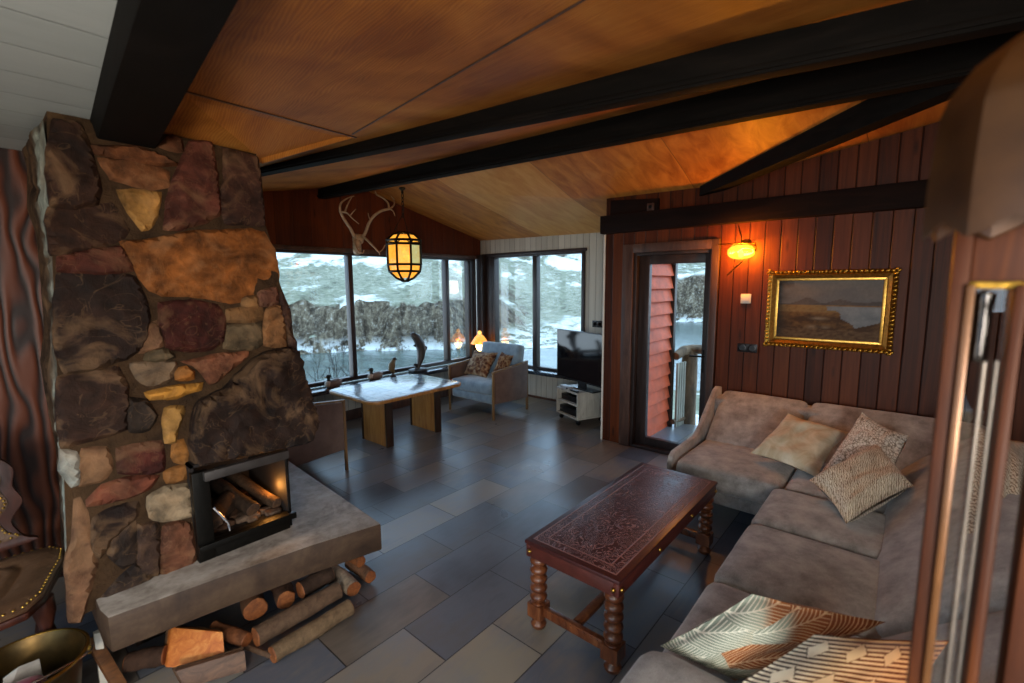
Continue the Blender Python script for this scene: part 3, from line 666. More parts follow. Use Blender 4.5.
# hearth slab and its base
hs = MB(); T = .405
hpoly = [V((.222, 2.40, T)), V((.235, 2.315, T)), V((.62, 2.262, T)), V((1.00, 2.20, T)), V((1.352, 2.115, T)), V((1.45, 3.60, T)), V((.225, 3.60, T))]
hs.prism([p-V((0, 0, .155)) for p in hpoly], (0, 0, .155))
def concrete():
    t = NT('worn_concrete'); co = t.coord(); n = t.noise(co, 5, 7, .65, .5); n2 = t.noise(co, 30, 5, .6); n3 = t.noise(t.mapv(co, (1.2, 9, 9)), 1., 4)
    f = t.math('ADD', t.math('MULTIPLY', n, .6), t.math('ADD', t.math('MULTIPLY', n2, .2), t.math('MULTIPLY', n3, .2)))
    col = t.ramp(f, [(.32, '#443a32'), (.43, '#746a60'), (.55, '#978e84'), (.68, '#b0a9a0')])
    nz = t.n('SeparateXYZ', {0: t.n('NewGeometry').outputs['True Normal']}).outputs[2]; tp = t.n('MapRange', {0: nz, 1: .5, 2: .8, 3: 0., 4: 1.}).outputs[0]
    raw = t.ramp(f, [(.34, '#281b13'), (.5, '#423022'), (.66, '#574432')])     # browner raw edge, darkened further as shade; the top's light is painted in
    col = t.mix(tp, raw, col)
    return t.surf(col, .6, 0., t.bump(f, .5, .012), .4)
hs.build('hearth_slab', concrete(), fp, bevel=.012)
hb_ = MB(); hb_.box(.36, 1.2, 2.68, 3.6, 0, .25, lin('#2a211b')); hb_.build('hearth_base', mortar_m, fp)
MB().box(.205, .232, 2.50, 2.53, 0, .252).build('hearth_leg', M['white_plastic'], fp, bevel=.004)
# firebox
fx0, fx1, fy0, fy1, fz0, fz1 = .592, 1.028, 2.46, 3.02, .405, .872
fb = MB(); th = .012
fb.box(fx0, fx1, fy1-th, fy1, fz0, fz1).box(fx0, fx0+th, fy0+.02, fy1, fz0, fz1).box(fx1-th, fx1, fy0+.02, fy1, fz0, fz1).box(fx0, fx1, fy0+.02, fy1, fz1-th, fz1).box(fx0, fx1, fy0+.02, fy1, fz0, fz0+.07)
soot = plain('sooty_steel', '#191310', .75, .2, var=.5, scale=9, bump=.3)
box = fb.build('firebox', soot, fp)
ff = MB(); ff.box(fx0-.005, fx0+.065, fy0-.01, fy0+.03, fz0, fz1-.03).box(fx1-.008, fx1+.002, fy0+.01, fy0+.03, fz0, fz1).box(fx0+.065, fx1-.018, fy0-.01, fy0+.03, fz0, fz0+.085)
ff.build('fire_door_frame', M['black_iron'], box, bevel=.004)
MB().box(fx0+.04, fx1-.01, fy0-.035, fy0+.0, fz1-.075, fz1-.03).build('smoke_lip', plain('grey_steel', '#4a4542', .45, .6), box, bevel=.006)
MB().box(fx0-.004, fx1+.012, fy0-.028, fy0-.008, fz0+.052, fz0+.085).build('ash_ledge', M['black_iron'], box, bevel=.004)
MB().tube([(fx0+.07, fy0-.012, fz0+.25), (fx0+.12, fy0-.03, fz0+.16), (fx0+.125, fy0-.03, fz0+.12)], .006, 8).build('handle', M['chrome'], box, smooth=.9)
bark_m = attrcol('bark', .9, 30, 1.0, .2, .6); endm = wood('cut_wood_end', ['#5a2e14', '#7c441c', '#965a2c'], .7, (30, 30, 30), .4)
char = attrcol('charred_wood', .9, 35, 1.0, .2, .75)
ash = MB(); 
for k in range(60):
    rg2 = random.Random(k); c0 = V((rg2.uniform(fx0+.06, fx1-.05), rg2.uniform(fy0+.08, fy1-.08), fz0+.075)); q = rg2.uniform(.012, .035)
    ash.soft(c0, V((q*1.4, 0, 0)), V((0, q, 0)), V((0, 0, q*.7)), q*.6, 0, 2, .006); 
ash.c = [lin('#4a3426')[:3] if (i//98) % 3 else lin('#6a5646')[:3] for i in range(len(ash.v))]
o = ash.build('embers', char, None, smooth=.9); tag(o, 'bed of ash and charred embers in the fireplace', 'embers', None, 'stuff')
def log(name, a, b, r, label, group, bm_, col, cat='log', ends=True, seed=0, squash=1., endcol=None):
    a, b = V(a), V(b); rg = random.Random(seed); d = (b-a); L = d.length; d.normalize()
    o = thing(name, tuple(a if a.z < b.z else b), label, cat, group)
    sd = d.cross(V((0, 0, 1))).normalized(); uu = sd.cross(d); m = MB(); n = 14; segs = 9; vs = []
    ph = rg.uniform(0, 9)
    for i in range(segs+1):
        p = a+d*(L*i/segs)+sd*(.10*r*math.sin(i*.8+ph))+uu*(.06*r*math.cos(i*.6+ph))
        for k in range(n):
            an = 2*PI*k/n; rr = r*(1+.16*noise.noise(V((math.cos(an)*1.6+seed, math.sin(an)*1.6, i*.5))))
            vs.append(p+sd*math.cos(an)*rr+uu*math.sin(an)*rr*squash)
    m.add(vs, [(i*n+k, i*n+(k+1) % n, (i+1)*n+(k+1) % n, (i+1)*n+k) for i in range(segs) for k in range(n)], lin(col)[:3])
    m.build('bark', bm_, o, smooth=.9)
    for i in (0, segs):
        e = MB(); ring = vs[i*n:(i+1)*n]; c0 = sum(ring, V())/n; s_ = -1 if i == 0 else 1
        e.add([c0+(p-c0)*.97 for p in ring]+[c0+(p-c0)*.9+d*s_*.004 for p in ring]+[c0+d*s_*.005], [(k, (k+1) % n, n+(k+1) % n, n+k) for k in range(n)]+[(n+k, n+(k+1) % n, 2*n) for k in range(n)])
        e.build('cut_end', endcol or endm, o)
    return o
e2 = wood('scorched_end', ['#201610', '#4a3220', '#6a4a2c'], .8, (30, 30, 30), .4)
log('charred_log', (.68, 2.58, fz0+.135), (.80, 2.70, fz0+.15), .055, 'thick scorched log stump in the front of the fire', 'logs in the fire', char, '#3c2c20', seed=1, endcol=e2)
log('charred_log', (.87, 2.56, fz0+.125), (.78, 2.90, fz0+.22), .038, 'scorched log leaning back in the middle of the fire', 'logs in the fire', char, '#33261c', seed=2, endcol=e2)
log('charred_log', (.985, 2.55, fz0+.115), (.89, 2.92, fz0+.21), .032, 'thin scorched log leaning at the right of the fire', 'logs in the fire', char, '#3e2e20', seed=3, endcol=e2)

# firewood under the hearth
LG = 'firewood under the hearth'
def gz(x, y, z): return onz(x, y, z)
def plog(p, q, z, r, label, col, seed, z2=None, **k):
    return log('firewood_log', gz(*p, z), gz(*q, z2 if z2 is not None else z), r, label, LG, bark_m, col, seed=seed, **k)
plog((256, 637), (338, 590), .082, .045, 'long bark covered log lying on top along the hearth front', '#5a4636', 11)
plog((273, 655), (350, 607), .043, .040, 'long rough barked log on the floor under another log', '#6a5640', 12)
plog((333, 570), (354, 589), .050, .040, 'pale birch log poking out near the right end of the hearth', '#9a8a78', 13)
plog((350, 562), (371, 577), .045, .035, 'short dark log farthest right beside the pale birch log', '#6a4c38', 14)
plog((345, 553), (361, 562), .10, .03, 'short orange ended log stacked behind the birch log', '#7a4a2a', 15)
log('firewood_log', gz(256, 609, .10), gz(256, 609, .10)+V((.06, .30, 0)), .056, 'thick round log with its orange cut end facing out', LG, bark_m, '#5a3c28', seed=16)
log('firewood_log', gz(287, 600, .09), gz(287, 600, .09)+V((.05, .28, 0)), .048, 'round log showing a reddish cut end beside the thick one', LG, bark_m, '#4c3426', seed=17)
plog((206, 632), (272, 656), .05, .012, 'thin bent branch lying across the firewood', '#5a4434', 18, z2=.03)
plog((214, 628), (247, 640), .09, .032, 'short half log with split face behind the thin branch', '#6a4026', 19, z2=.075)
plog((300, 590), (330, 574), .11, .045, 'dark log deep under the slab behind the long logs', '#3a2a20', 20)
plog((128, 662), (165, 655), .06, .04, 'dark log at the left end below the slab corner', '#3c2a20', 21)
def split(label, pts, z0, thick, col, seed, loc=None):
    o = thing('firewood_log', tuple(pts[0]), label, 'log', LG); m = MB(); e = V(thick)
    m.prism(pts, e, lin(col)[:3]); m.build('split_face', wood('split_pine_%d' % seed, ['#9a4a18', '#bc6a28', '#d08a44'] if seed == 1 else ['#3a281c', '#5a4030', '#74543c'], .65, (4, 30, 30), .5), o, bevel=.008)
    c_ = sum(pts, V())/len(pts)+e; b = MB(); b.prism([c_+(p+e-c_)*1.04 for p in pts], e*.35, lin('#4a3626')[:3]); b.build('bark', bark_m, o, bevel=.008); return o
A = [gz(166, 668, .03), gz(226, 667, .03)]; yv = A[0].y
A += [V((A[1].x+.02, A[1].y+.07, .15)), V((A[0].x+.05, A[0].y+.09, .15))]
split('split log with a bright orange flat face', A, .03, (0, .05, -.015), '#b06428', 1)
B = [gz(185, 689, .02), gz(247, 671, .02)]; B += [B[1]+V((.01, .035, .075)), B[0]+V((-.02, .035, .075))]
split('bark edged split plank in front of the orange log', B, .02, (.0, .03, -.005), '#5a4030', 2)

# ================================================================== CORNER SOFA
vel = fabric('grey_brown_velour', '#66625f', '#aca8a4', 9, .85, 260, .35, .25)
def rot_block(mb, c, lx, half, r, crown, tilt_axis, ang, **k):
    R = Matrix.Rotation(ang, 3, V(tilt_axis)); ax, ay, az = R@V((half[0], 0, 0)), R@V((0, half[1], 0)), R@V((0, 0, half[2]))
    return mb.soft(c, ax, ay, az, r, crown, **k)
so = thing('corner_sofa', (3.0, .2, 0), 'large L shaped sofa in grey brown velour below the painting', 'sofa')
SZ = .435
def seat(x0, x1, y0, y1, z0=.265, z1=SZ, r=.055, crown=.018):
    return MB().soft(((x0+x1)/2, (y0+y1)/2, (z0+z1)/2), ((x1-x0)/2, 0, 0), (0, (y1-y0)/2, 0), (0, 0, (z1-z0)/2), r, crown, 9, .004).build('seat_cushion', vel, so, smooth=.9)
seat(3.20, 3.86, .535, 1.222)                      # under the plain pillow, by the door
seat(3.20, 3.86, -.06, .53)                        # the corner seat
seat(2.645, 3.195, -.06, .585); seat(2.005, 2.64, -.06, .585); seat(1.36, 2.0, -.06, .585)
bs = MB(); bs.soft((3.78, .45, .215), (.53, 0, 0), (0, .83, 0), (0, 0, .055), .03, 0, 6); bs.soft((2.3, .03, .215), (1.32, 0, 0), (0, .52, 0), (0, 0, .055), .03, 0, 6)
bs.build('base', vel, so, smooth=.9)
for (x, y) in ((3.36, 1.18), (4.2, 1.18), (3.36, .45), (1.05, .48), (1.05, -.40), (2.5, .45), (2.5, -.40), (4.2, -.40)):
    MB().lathe([(.022, 0), (.03, .165)], (x, y, 0), 14).build('leg', M['oak_dark'], so, smooth=.8)
def backc(p0, p1, tilt, width0, width1, axis):
    pass
# wall section: backs lean from the seat line up to the wall
def back_x(y0, y1):      # leaning along +x
    a, b = V((3.80, 0, .40)), V((4.255, 0, .745)); d = (b-a); L = d.length; d.normalize(); nn = V((-d.z, 0, d.x))
    c = (a+b)/2+V((0, (y0+y1)/2, 0))-nn*.055
    MB().soft(c, V((0, (y1-y0)/2, 0)), d*(L/2+.03), nn*.085, .06, .02, 9, .004).build('back_cushion', vel, so, smooth=.9)
back_x(.56, 1.212); back_x(-.45, .55)
def back_y(x0, x1):
    a, b = V((0, .02, .40)), V((0, -.40, .765)); d = (b-a); L = d.length; d.normalize(); nn = V((0, d.z, -d.y))
    c = (a+b)/2+V(((x0+x1)/2, 0, 0))-nn*.055
    MB().soft(c, V(((x1-x0)/2, 0, 0)), d*(L/2+.03), nn*.085, .06, .02, 9, .004).build('back_cushion', vel, so, smooth=.9)
back_y(2.02, 3.98); back_y(.97, 2.01)
bk_ = MB(); bk_.soft((4.24, .42, .45), (.11, 0, 0), (0, .86, 0), (0, 0, .27), .05, 0, 6); bk_.soft((2.65, -.44, .45), (1.68, 0, 0), (0, .09, 0), (0, 0, .27), .05, 0, 6)
bk_.build('back_frame', vel, so, smooth=.9)
# slim upholstered side panel by the door, following seat and back
pr = [(3.21, .175), (3.21, .40), (3.235, .45), (3.29, .47), (3.72, .475), (3.80, .51), (4.17, .77), (4.25, .79), (4.33, .775), (4.33, .175)]
sp_ = MB(); sp_.prism([V((x, 1.238, z)) for x, z in pr], (0, .04, 0)); sp_.build('side_panel', vel, so, bevel=.012)
am = MB(); am.soft((1.175, .065, .37), (.185, 0, 0), (0, .525, 0), (0, 0, .20), .10, .01, 9, .004); am.build('armrest', vel, so, smooth=.9)

# ------------------------------------------------------------------ pillows
def pillow(name, c4, thick, mat, label, cat='pillow', group=None, seed=1, pinch=.10, wr=.012, flip=False, ztop=None):
    """c4: corners in order bl, br, tr, tl (world); bulges both ways."""
    bl, br, tr, tl = [V(p) for p in c4]; N = 26; n = (br-bl).cross(tl-bl).normalized()
    vs, uv, fs = [], [], []
    def base(u, v): return (bl*(1-u)*(1-v)+br*u*(1-v)+tr*u*v+tl*(1-u)*v)/4
    for side in (1, -1):
        for j in range(N+1):
            for i in range(N+1):
                u, v = -1+2*i/N, -1+2*j/N
                uu = u*(1-pinch*(1-v*v)*abs(u)); vv = v*(1-pinch*(1-u*u)*abs(v))
                a, b = (uu+1)/2, (vv+1)/2
                p = bl*(1-a)*(1-b)+br*a*(1-b)+tr*a*b+tl*(1-a)*b
                t = max(0., (1-u**4)*(1-v**4))**.62*(1-.18*(u*u+v*v)/2)
                w = noise.fractal(V((u*1.4+seed*5.3, v*1.4, side)), 1., 2.2, 4)*wr*1.6+noise.noise(V((u*4.5+seed, v*1.5+seed, side*3)))*wr
                rim = noise.noise(V((u*2+seed, v*2, 5)))*wr*.6
                vs.append(p+n*(side*(t*thick/2)+side*w*min(1, t*1.6)+rim)); uv.append(((u+1)/2, (v+1)/2))
        o = 0 if side == 1 else (N+1)**2
        for j in range(N):
            for i in range(N):
                q = [o+j*(N+1)+i, o+j*(N+1)+i+1, o+(j+1)*(N+1)+i+1, o+(j+1)*(N+1)+i]; fs.append(q if side == 1 else q[::-1])
    m = MB(); m.add(vs, fs)
    loc = sum((bl, br), V())/2
    o = mono(name, tuple(loc), m, mat, label, cat, group, uv=uv, smooth=3.0)
    bm = bmesh.new(); bm.from_mesh(o.data); bmesh.ops.remove_doubles(bm, verts=bm.verts, dist=.0005); bm.to_mesh(o.data); bm.free()
    return o
def pattern(name, fn, rough=.9):
    t = NT(name); uvn = t.coord('UV'); co = t.coord()
    col = fn(t, uvn); w = t.noise(co, 350, 2); f = t.noise(co, 7, 4)
    k = t.n('MapRange', {0: f, 1: .3, 2: .7, 3: .86, 4: 1.1}).outputs[0]
    col = t.mix(1., col, t.n('CombineColor', {0: k, 1: k, 2: k}).outputs[0], 'MULTIPLY')
    return t.surf(col, rough, 0., t.bump(w, .25, .002), .2, **{'Sheen Weight': .15})
def pt_plain(t, uv):
    n = t.noise(t.mapv(uv, (3, 3, 1)), 1., 5, .6, .8); return t.ramp(n, [(.35, '#b09c7e'), (.55, '#c9bba0'), (.7, '#d6cab4')])
def pt_floral(t, uv):
    v = t.n('TexVoronoi', {'Vector': uv, 'Scale': 24., 'Randomness': 1.}, feature='DISTANCE_TO_EDGE').outputs[0]
    n = t.noise(uv, 22, 4, .7, 1.5); f = t.math('ADD', t.math('MULTIPLY', v, 1.3), t.math('MULTIPLY', n, .75))
    return t.ramp(f, [(.34, '#6a5c4e'), (.44, '#a09280'), (.52, '#d2c8b8'), (.7, '#ddd5c8')])
def pt_feather(t, uv):
    m = t.mapv(uv, (1, 1, 1), rot=(0, 0, .5)); w = t.n('TexWave', {'Vector': m, 'Scale': 13., 'Distortion': 9., 'Detail': 3., 'Detail Scale': 1.6}, bands_direction='Y').outputs[1]
    n = t.noise(uv, 5, 3, .6, 1.); f = t.math('ADD', t.math('MULTIPLY', w, .6), t.math('MULTIPLY', n, .5))
    return t.ramp(f, [(.34, '#84705a'), (.46, '#b4a286'), (.54, '#d2c5ac'), (.8, '#dcd0ba')])
def pt_leaf(t, uv):
    v = t.n('TexVoronoi', {'Vector': t.mapv(uv, (2.6, 2.6, 1)), 'Scale': 1., 'Randomness': .9}, feature='F1'); cell = v.outputs['Color']; pos = v.outputs['Position']
    d = t.n('VectorMath', {0: t.mapv(uv, (2.6, 2.6, 1)), 1: pos}, operation='SUBTRACT').outputs[0]; s = t.n('SeparateXYZ', {0: d})
    ax = t.math('ABSOLUTE', t.math('ADD', t.math('MULTIPLY', s.outputs[0], .8), t.math('MULTIPLY', s.outputs[1], -.6))); al = t.math('ADD', t.math('MULTIPLY', s.outputs[0], .6), t.math('MULTIPLY', s.outputs[1], .8))
    st = t.math('SINE', t.math('MULTIPLY', t.math('ADD', al, t.math('MULTIPLY', ax, -.9)), 58.)); ln = t.n('MapRange', {0: st, 1: .45, 2: .8, 3: 0., 4: 1.}).outputs[0]
    rib = t.n('MapRange', {0: ax, 1: .012, 2: .03, 3: 1., 4: 0.}).outputs[0]
    ln = t.math('MAXIMUM', ln, rib); cs = t.n('SeparateColor', {0: cell}); u = t.n('SeparateXYZ', {0: uv}).outputs[0]; vv = t.n('SeparateXYZ', {0: uv}).outputs[1]
    sel = t.math('ADD', t.math('MULTIPLY', cs.outputs[0], .45), t.math('ADD', t.math('MULTIPLY', u, .5), t.math('MULTIPLY', vv, .35)))
    bg = t.ramp(sel, [(.40, '#7c8678'), (.56, '#939a88'), (.60, '#9c5a2c'), (.85, '#8a4a24')], 'LINEAR')
    lc = t.ramp(sel, [(.5, '#dcd8c6'), (.62, '#d8b088')])
    return t.mix(ln, bg, lc)
def pt_ikat(t, uv):
    s = t.n('SeparateXYZ', {0: uv}); n = t.noise(t.mapv(uv, (60, 60, 1)), 1., 2)
    jit = t.math('MULTIPLY', t.math('SUBTRACT', n, .5), .012)
    u = t.math('ADD', s.outputs[0], jit); v = s.outputs[1]
    a = t.math('FRACT', t.math('MULTIPLY', u, 4.)); tri = t.math('ABSOLUTE', t.math('SUBTRACT', a, .5))
    stripe = t.math('SINE', t.math('MULTIPLY', t.math('ADD', v, t.math('MULTIPLY', n, .006)), 140.)); sf = t.n('MapRange', {0: stripe, 1: -.15, 2: .3, 3: 0., 4: 1.}).outputs[0]
    band = t.math('ABSOLUTE', t.math('SUBTRACT', t.math('FRACT', t.math('MULTIPLY', v, 3.)), .5)); dia = t.math('ADD', tri, t.math('MULTIPLY', band, .8))
    inside = t.n('MapRange', {0: dia, 1: .25, 2: .27, 3: 1., 4: 0.}).outputs[0]; edge = t.n('MapRange', {0: t.math('ABSOLUTE', t.math('SUBTRACT', dia, .28)), 1: .015, 2: .03, 3: 1., 4: 0.}).outputs[0]
    dot = t.n('MapRange', {0: t.math('SINE', t.math('MULTIPLY', u, 260.)), 1: 0., 2: .2, 3: 0., 4: 1.}).outputs[0]
    f = t.math('MULTIPLY', sf, t.math('SUBTRACT', 1., inside)); f = t.math('MAXIMUM', f, t.math('MULTIPLY', edge, dot))
    cream = t.ramp(s.outputs[0], [(.1, '#d8ccb4'), (.3, '#d6b184'), (.9, '#c4844e')]); dark = t.ramp(s.outputs[0], [(.1, '#4a4038'), (.4, '#6a3818'), (.9, '#6a2e10')])
    return t.mix(f, cream, dark)
def pt_brown(t, uv):
    n = t.noise(uv, 7, 5, .7, 1.5); v = t.n('TexVoronoi', {'Vector': uv, 'Scale': 9.}).outputs[0]; f = t.math('ADD', t.math('MULTIPLY', n, .75), t.math('MULTIPLY', v, .35))
    return t.ramp(f, [(.36, '#2a1a14'), (.47, '#5c3826'), (.56, '#7a5a40'), (.68, '#a08a6c')])
pillow('pillow', [onz(750, 453, .50), onz(817, 478, .47), onz(849, 432, .66), onz(788, 413, .76)], .17, pattern('plain_linen', pt_plain), 'plain cream pillow leaning on the sofa back nearest the door', seed=2)
pillow('pillow', [onz(822, 470, .50), onz(886, 496, .52), onz(909, 436, .74), onz(862, 412, .84)], .13, pattern('floral_print', pt_floral), 'cream pillow with small grey floral print standing in the sofa corner', seed=3)
pillow('pillow', [onz(822, 513, .50), onz(846, 520, .47), onz(912, 478, .60), onz(880, 452, .66)], .0, pattern('x', pt_plain), 'x') if False else None
pillow('pillow', [onz(809, 480, .54), onz(846, 524, .47), onz(914, 486, .56), onz(880, 444, .69)], .20, pattern('feather_print', pt_feather), 'tan pillow with feathery stripes lying in front of the floral one', seed=4)
pillow('pillow', [onz(660, 646, .50), onz(735, 681, .47), onz(886, 622, .62), onz(752, 594, .72)], .21, pattern('leaf_print', pt_leaf), 'pillow with pale green and rust leaf print on the near seat', seed=5, pinch=.05)
pillow('pillow', [onz(700, 705, .52), onz(880, 760, .52), onz(950, 640, .70), onz(815, 634, .72)], .17, pattern('ikat_print', pt_ikat), 'rust and cream striped diamond pillow nearest the camera', seed=6, pinch=.05)
pillow('pillow', [onz(958, 560, .62), onz(1030, 575, .60), onz(1035, 445, .86), onz(975, 425, .92)], .14, pattern('feather_print_two', pt_feather), 'striped cream pillow on the sofa back glimpsed behind the glazed post', seed=7)

# ================================================================== COFFEE TABLE
ct = thing('coffee_table', (2.28, 1.09, 0), 'low dark wood coffee table with embossed leather top and bobbin legs', 'table')
cx0, cx1, cy0, cy1, ch = 1.645, 2.93, .835, 1.345, .47
def leather():
    t = NT('embossed_leather'); co = t.coord()
    n = t.noise(co, 9., 2.5, .5, 1.8); fr = t.math('FRACT', t.math('MULTIPLY', n, 11.)); d = t.math('ABSOLUTE', t.math('SUBTRACT', fr, .5))
    ln = t.n('MapRange', {0: d, 1: .05, 2: .24, 3: 1., 4: 0.}, interpolation_type='SMOOTHSTEP').outputs[0]
    s = t.n('SeparateXYZ', {0: co}); ex = t.math('SUBTRACT', (cx1-cx0)/2, t.math('ABSOLUTE', t.math('SUBTRACT', s.outputs[0], (cx0+cx1)/2-2.28))); ey = t.math('SUBTRACT', (cy1-cy0)/2, t.math('ABSOLUTE', t.math('SUBTRACT', s.outputs[1], (cy0+cy1)/2-1.09)))
    e = t.math('MINIMUM', ex, ey)                      # tooled border lines run round the edge
    b1 = t.n('MapRange', {0: t.math('ABSOLUTE', t.math('SUBTRACT', e, .035)), 1: .002, 2: .005, 3: 1., 4: 0.}).outputs[0]
    b2 = t.n('MapRange', {0: t.math('ABSOLUTE', t.math('SUBTRACT', e, .085)), 1: .002, 2: .005, 3: 1., 4: 0.}).outputs[0]
    inn = t.n('MapRange', {0: e, 1: .036, 2: .04, 3: 0., 4: 1.}).outputs[0]; big = t.n('MapRange', {0: t.noise(co, 3.5, 3), 1: .36, 2: .52, 3: .65, 4: 1.}).outputs[0]
    h = t.math('MAXIMUM', t.math('MULTIPLY', t.math('MULTIPLY', ln, inn), big), t.math('MAXIMUM', b1, b2)); w = t.noise(co, 60, 3)
    col = t.ramp(t.math('ADD', t.math('MULTIPLY', h, .7), t.math('MULTIPLY', w, .3)), [(.1, '#341615'), (.3, '#46201e'), (.6, '#5a302c'), (.9, '#8c6058')])
    return t.surf(col, .36, 0., t.bump(h, .5, .004, t.bump(w, .2, .002)), .5)
MB().box(cx0, cx1, cy0, cy1, ch-.02, ch).build('table_top', leather(), ct, bevel=.008)
apm = plain('red_brown_leather', '#4a211b', .35, var=.25, scale=20, bump=.2)
ap = MB(); ap.box(cx0+.006, cx1-.006, cy0+.006, cy0+.03, ch-.085, ch-.02).box(cx0+.006, cx1-.006, cy1-.03, cy1-.006, ch-.085, ch-.02).box(cx0+.006, cx0+.03, cy0+.03, cy1-.03, ch-.085, ch-.02).box(cx1-.03, cx1-.006, cy0+.03, cy1-.03, ch-.085, ch-.02)
ap.build('apron', apm, ct, bevel=.006)
prof = [(.022, 0), (.036, .012), (.040, .03), (.026, .05), (.020, .056), (.036, .062), (.038, .07), (.038, .135), (.036, .143), (.024, .148)]
z = .15
for k in range(5):
    prof += [(.026, z), (.040, z+.012), (.044, z+.023), (.040, z+.035), (.026, z+.046)]; z += .047
prof += [(.024, .39), (.03, .40)]
for x in (cx0+.05, cx1-.05):
    for y in (cy0+.05, cy1-.05):
        lg = MB(); lg.lathe(prof, (x, y, 0), 20); lg.box(x-.040, x+.040, y-.040, y+.040, .068, .138); lg.build('leg', M['cot_wood'], ct, smooth=.8)
st_ = MB()
for x in (cx0+.05, cx1-.05):
    m = MB(); m.box(x-.014, x+.014, cy0+.08, cy1-.08, .082, .128)
    for k in range(9): m.box(x-.018, x+.018, cy0+.11+k*.036, cy0+.125+k*.036, .09, .12)
    m.build('end_stretcher', M['cot_wood'], ct, bevel=.003)
MB().box(cx0+.06, cx1-.06, (cy0+cy1)/2-.022, (cy0+cy1)/2+.022, .095, .117).build('long_stretcher', M['cot_wood'], ct, bevel=.003)
for (x, y, a) in [(cx0+.03, cy0+.004, 'y'), (cx0+.004, cy0+.03, 'x'), (cx0+.004, cy1-.03, 'x'), (cx0+.42, cy0+.004, 'y'), (cx0+.85, cy0+.004, 'y'), (cx1-.03, cy0+.004, 'y')]:
    MB().lathe([(.011, 0), (.011, .003), (.006, .009), (0, .01)], (x, y, ch-.052), 14, (0, -1, 0) if a == 'y' else (-1, 0, 0)).build('stud', M['brass'], ct, smooth=.9)

# ================================================================== TILED TABLE BY THE WINDOW
tt_ = thing('tiled_table', (3.0, 4.3, 0), 'oblong table with a brown grey tiled top, tinted blue for sky reflection, and two oak slab legs', 'table')
tx0, tx1, ty0, ty1, th_ = 2.42, 3.64, 3.84, 4.76, .575
def rrect(x0, x1, y0, y1, r, z, n=7):
    pts = []
    for cx, cy, a0 in ((x1-r, y1-r, 0), (x0+r, y1-r, PI/2), (x0+r, y0+r, PI), (x1-r, y0+r, 1.5*PI)):
        pts += [V((cx+r*math.cos(a0+PI/2*i/n), cy+r*math.sin(a0+PI/2*i/n), z)) for i in range(n+1)]
    return pts
MB().prism(rrect(tx0, tx1, ty0, ty1, .13, th_-.03), (0, 0, .03)).build('table_edge', M['oak'], tt_, bevel=.006)
def tiles():
    t = NT('sky_sheen_table_tiles'); co = t.coord()
    br = t.n('TexBrick', {'Vector': co, 'Color1': (0, 0, 0, 1), 'Color2': (1, 1, 1, 1), 'Mortar': (.5, .5, .5, 1), 'Scale': 1., 'Mortar Size': .003, 'Brick Width': .153, 'Row Height': .153}, offset=0.)
    n = t.noise(co, 9, 5, .6, 1.2); tv = t.math('ADD', t.math('MULTIPLY', t.n('SeparateColor', {0: br.outputs[0]}).outputs[0], .35), t.math('MULTIPLY', n, .65))
    col = t.ramp(tv, [(.25, '#62747f'), (.45, '#8a9ca6'), (.62, '#aab8be'), (.8, '#948e84')])  # blue sky reflection is painted into these brown grey tiles
    fl = t.n('MapRange', {0: t.n('TexVoronoi', {'Vector': co, 'Scale': 5.}, feature='DISTANCE_TO_EDGE').outputs[0], 1: .0, 2: .04, 3: 1., 4: 0.}).outputs[0]
    col = t.mix(t.math('MULTIPLY', fl, .5), col, lin('#5a5a58')); col = t.mix(br.outputs[1], col, lin('#4e5660'))
    return t.surf(col, .16, 0., t.bump(t.math('SUBTRACT', 1., br.outputs[1]), .4, .003), .9)
MB().prism(rrect(tx0+.018, tx1-.018, ty0+.018, ty1-.018, .115, th_-.001), (0, 0, .006)).build('tile_inlay', tiles(), tt_, bevel=.002)
for x in (2.74, 3.40):
    m = MB(); m.box(x-.02, x+.045, 4.09, 4.52, 0, th_-.07); m.build('leg', M['oak'], tt_, bevel=.006)
    MB().box(x-.03, x+.055, 4.065, 4.09, 0, th_-.05).build('leg_edge', M['oak_dark'], tt_, bevel=.005); MB().box(x-.03, x+.055, 4.52, 4.545, 0, th_-.05).build('leg_edge', M['oak_dark'], tt_, bevel=.005)
MB().box(2.70, 3.46, 4.20, 4.42, th_-.07, th_-.03).build('bearer', M['oak_dark'], tt_, bevel=.005)

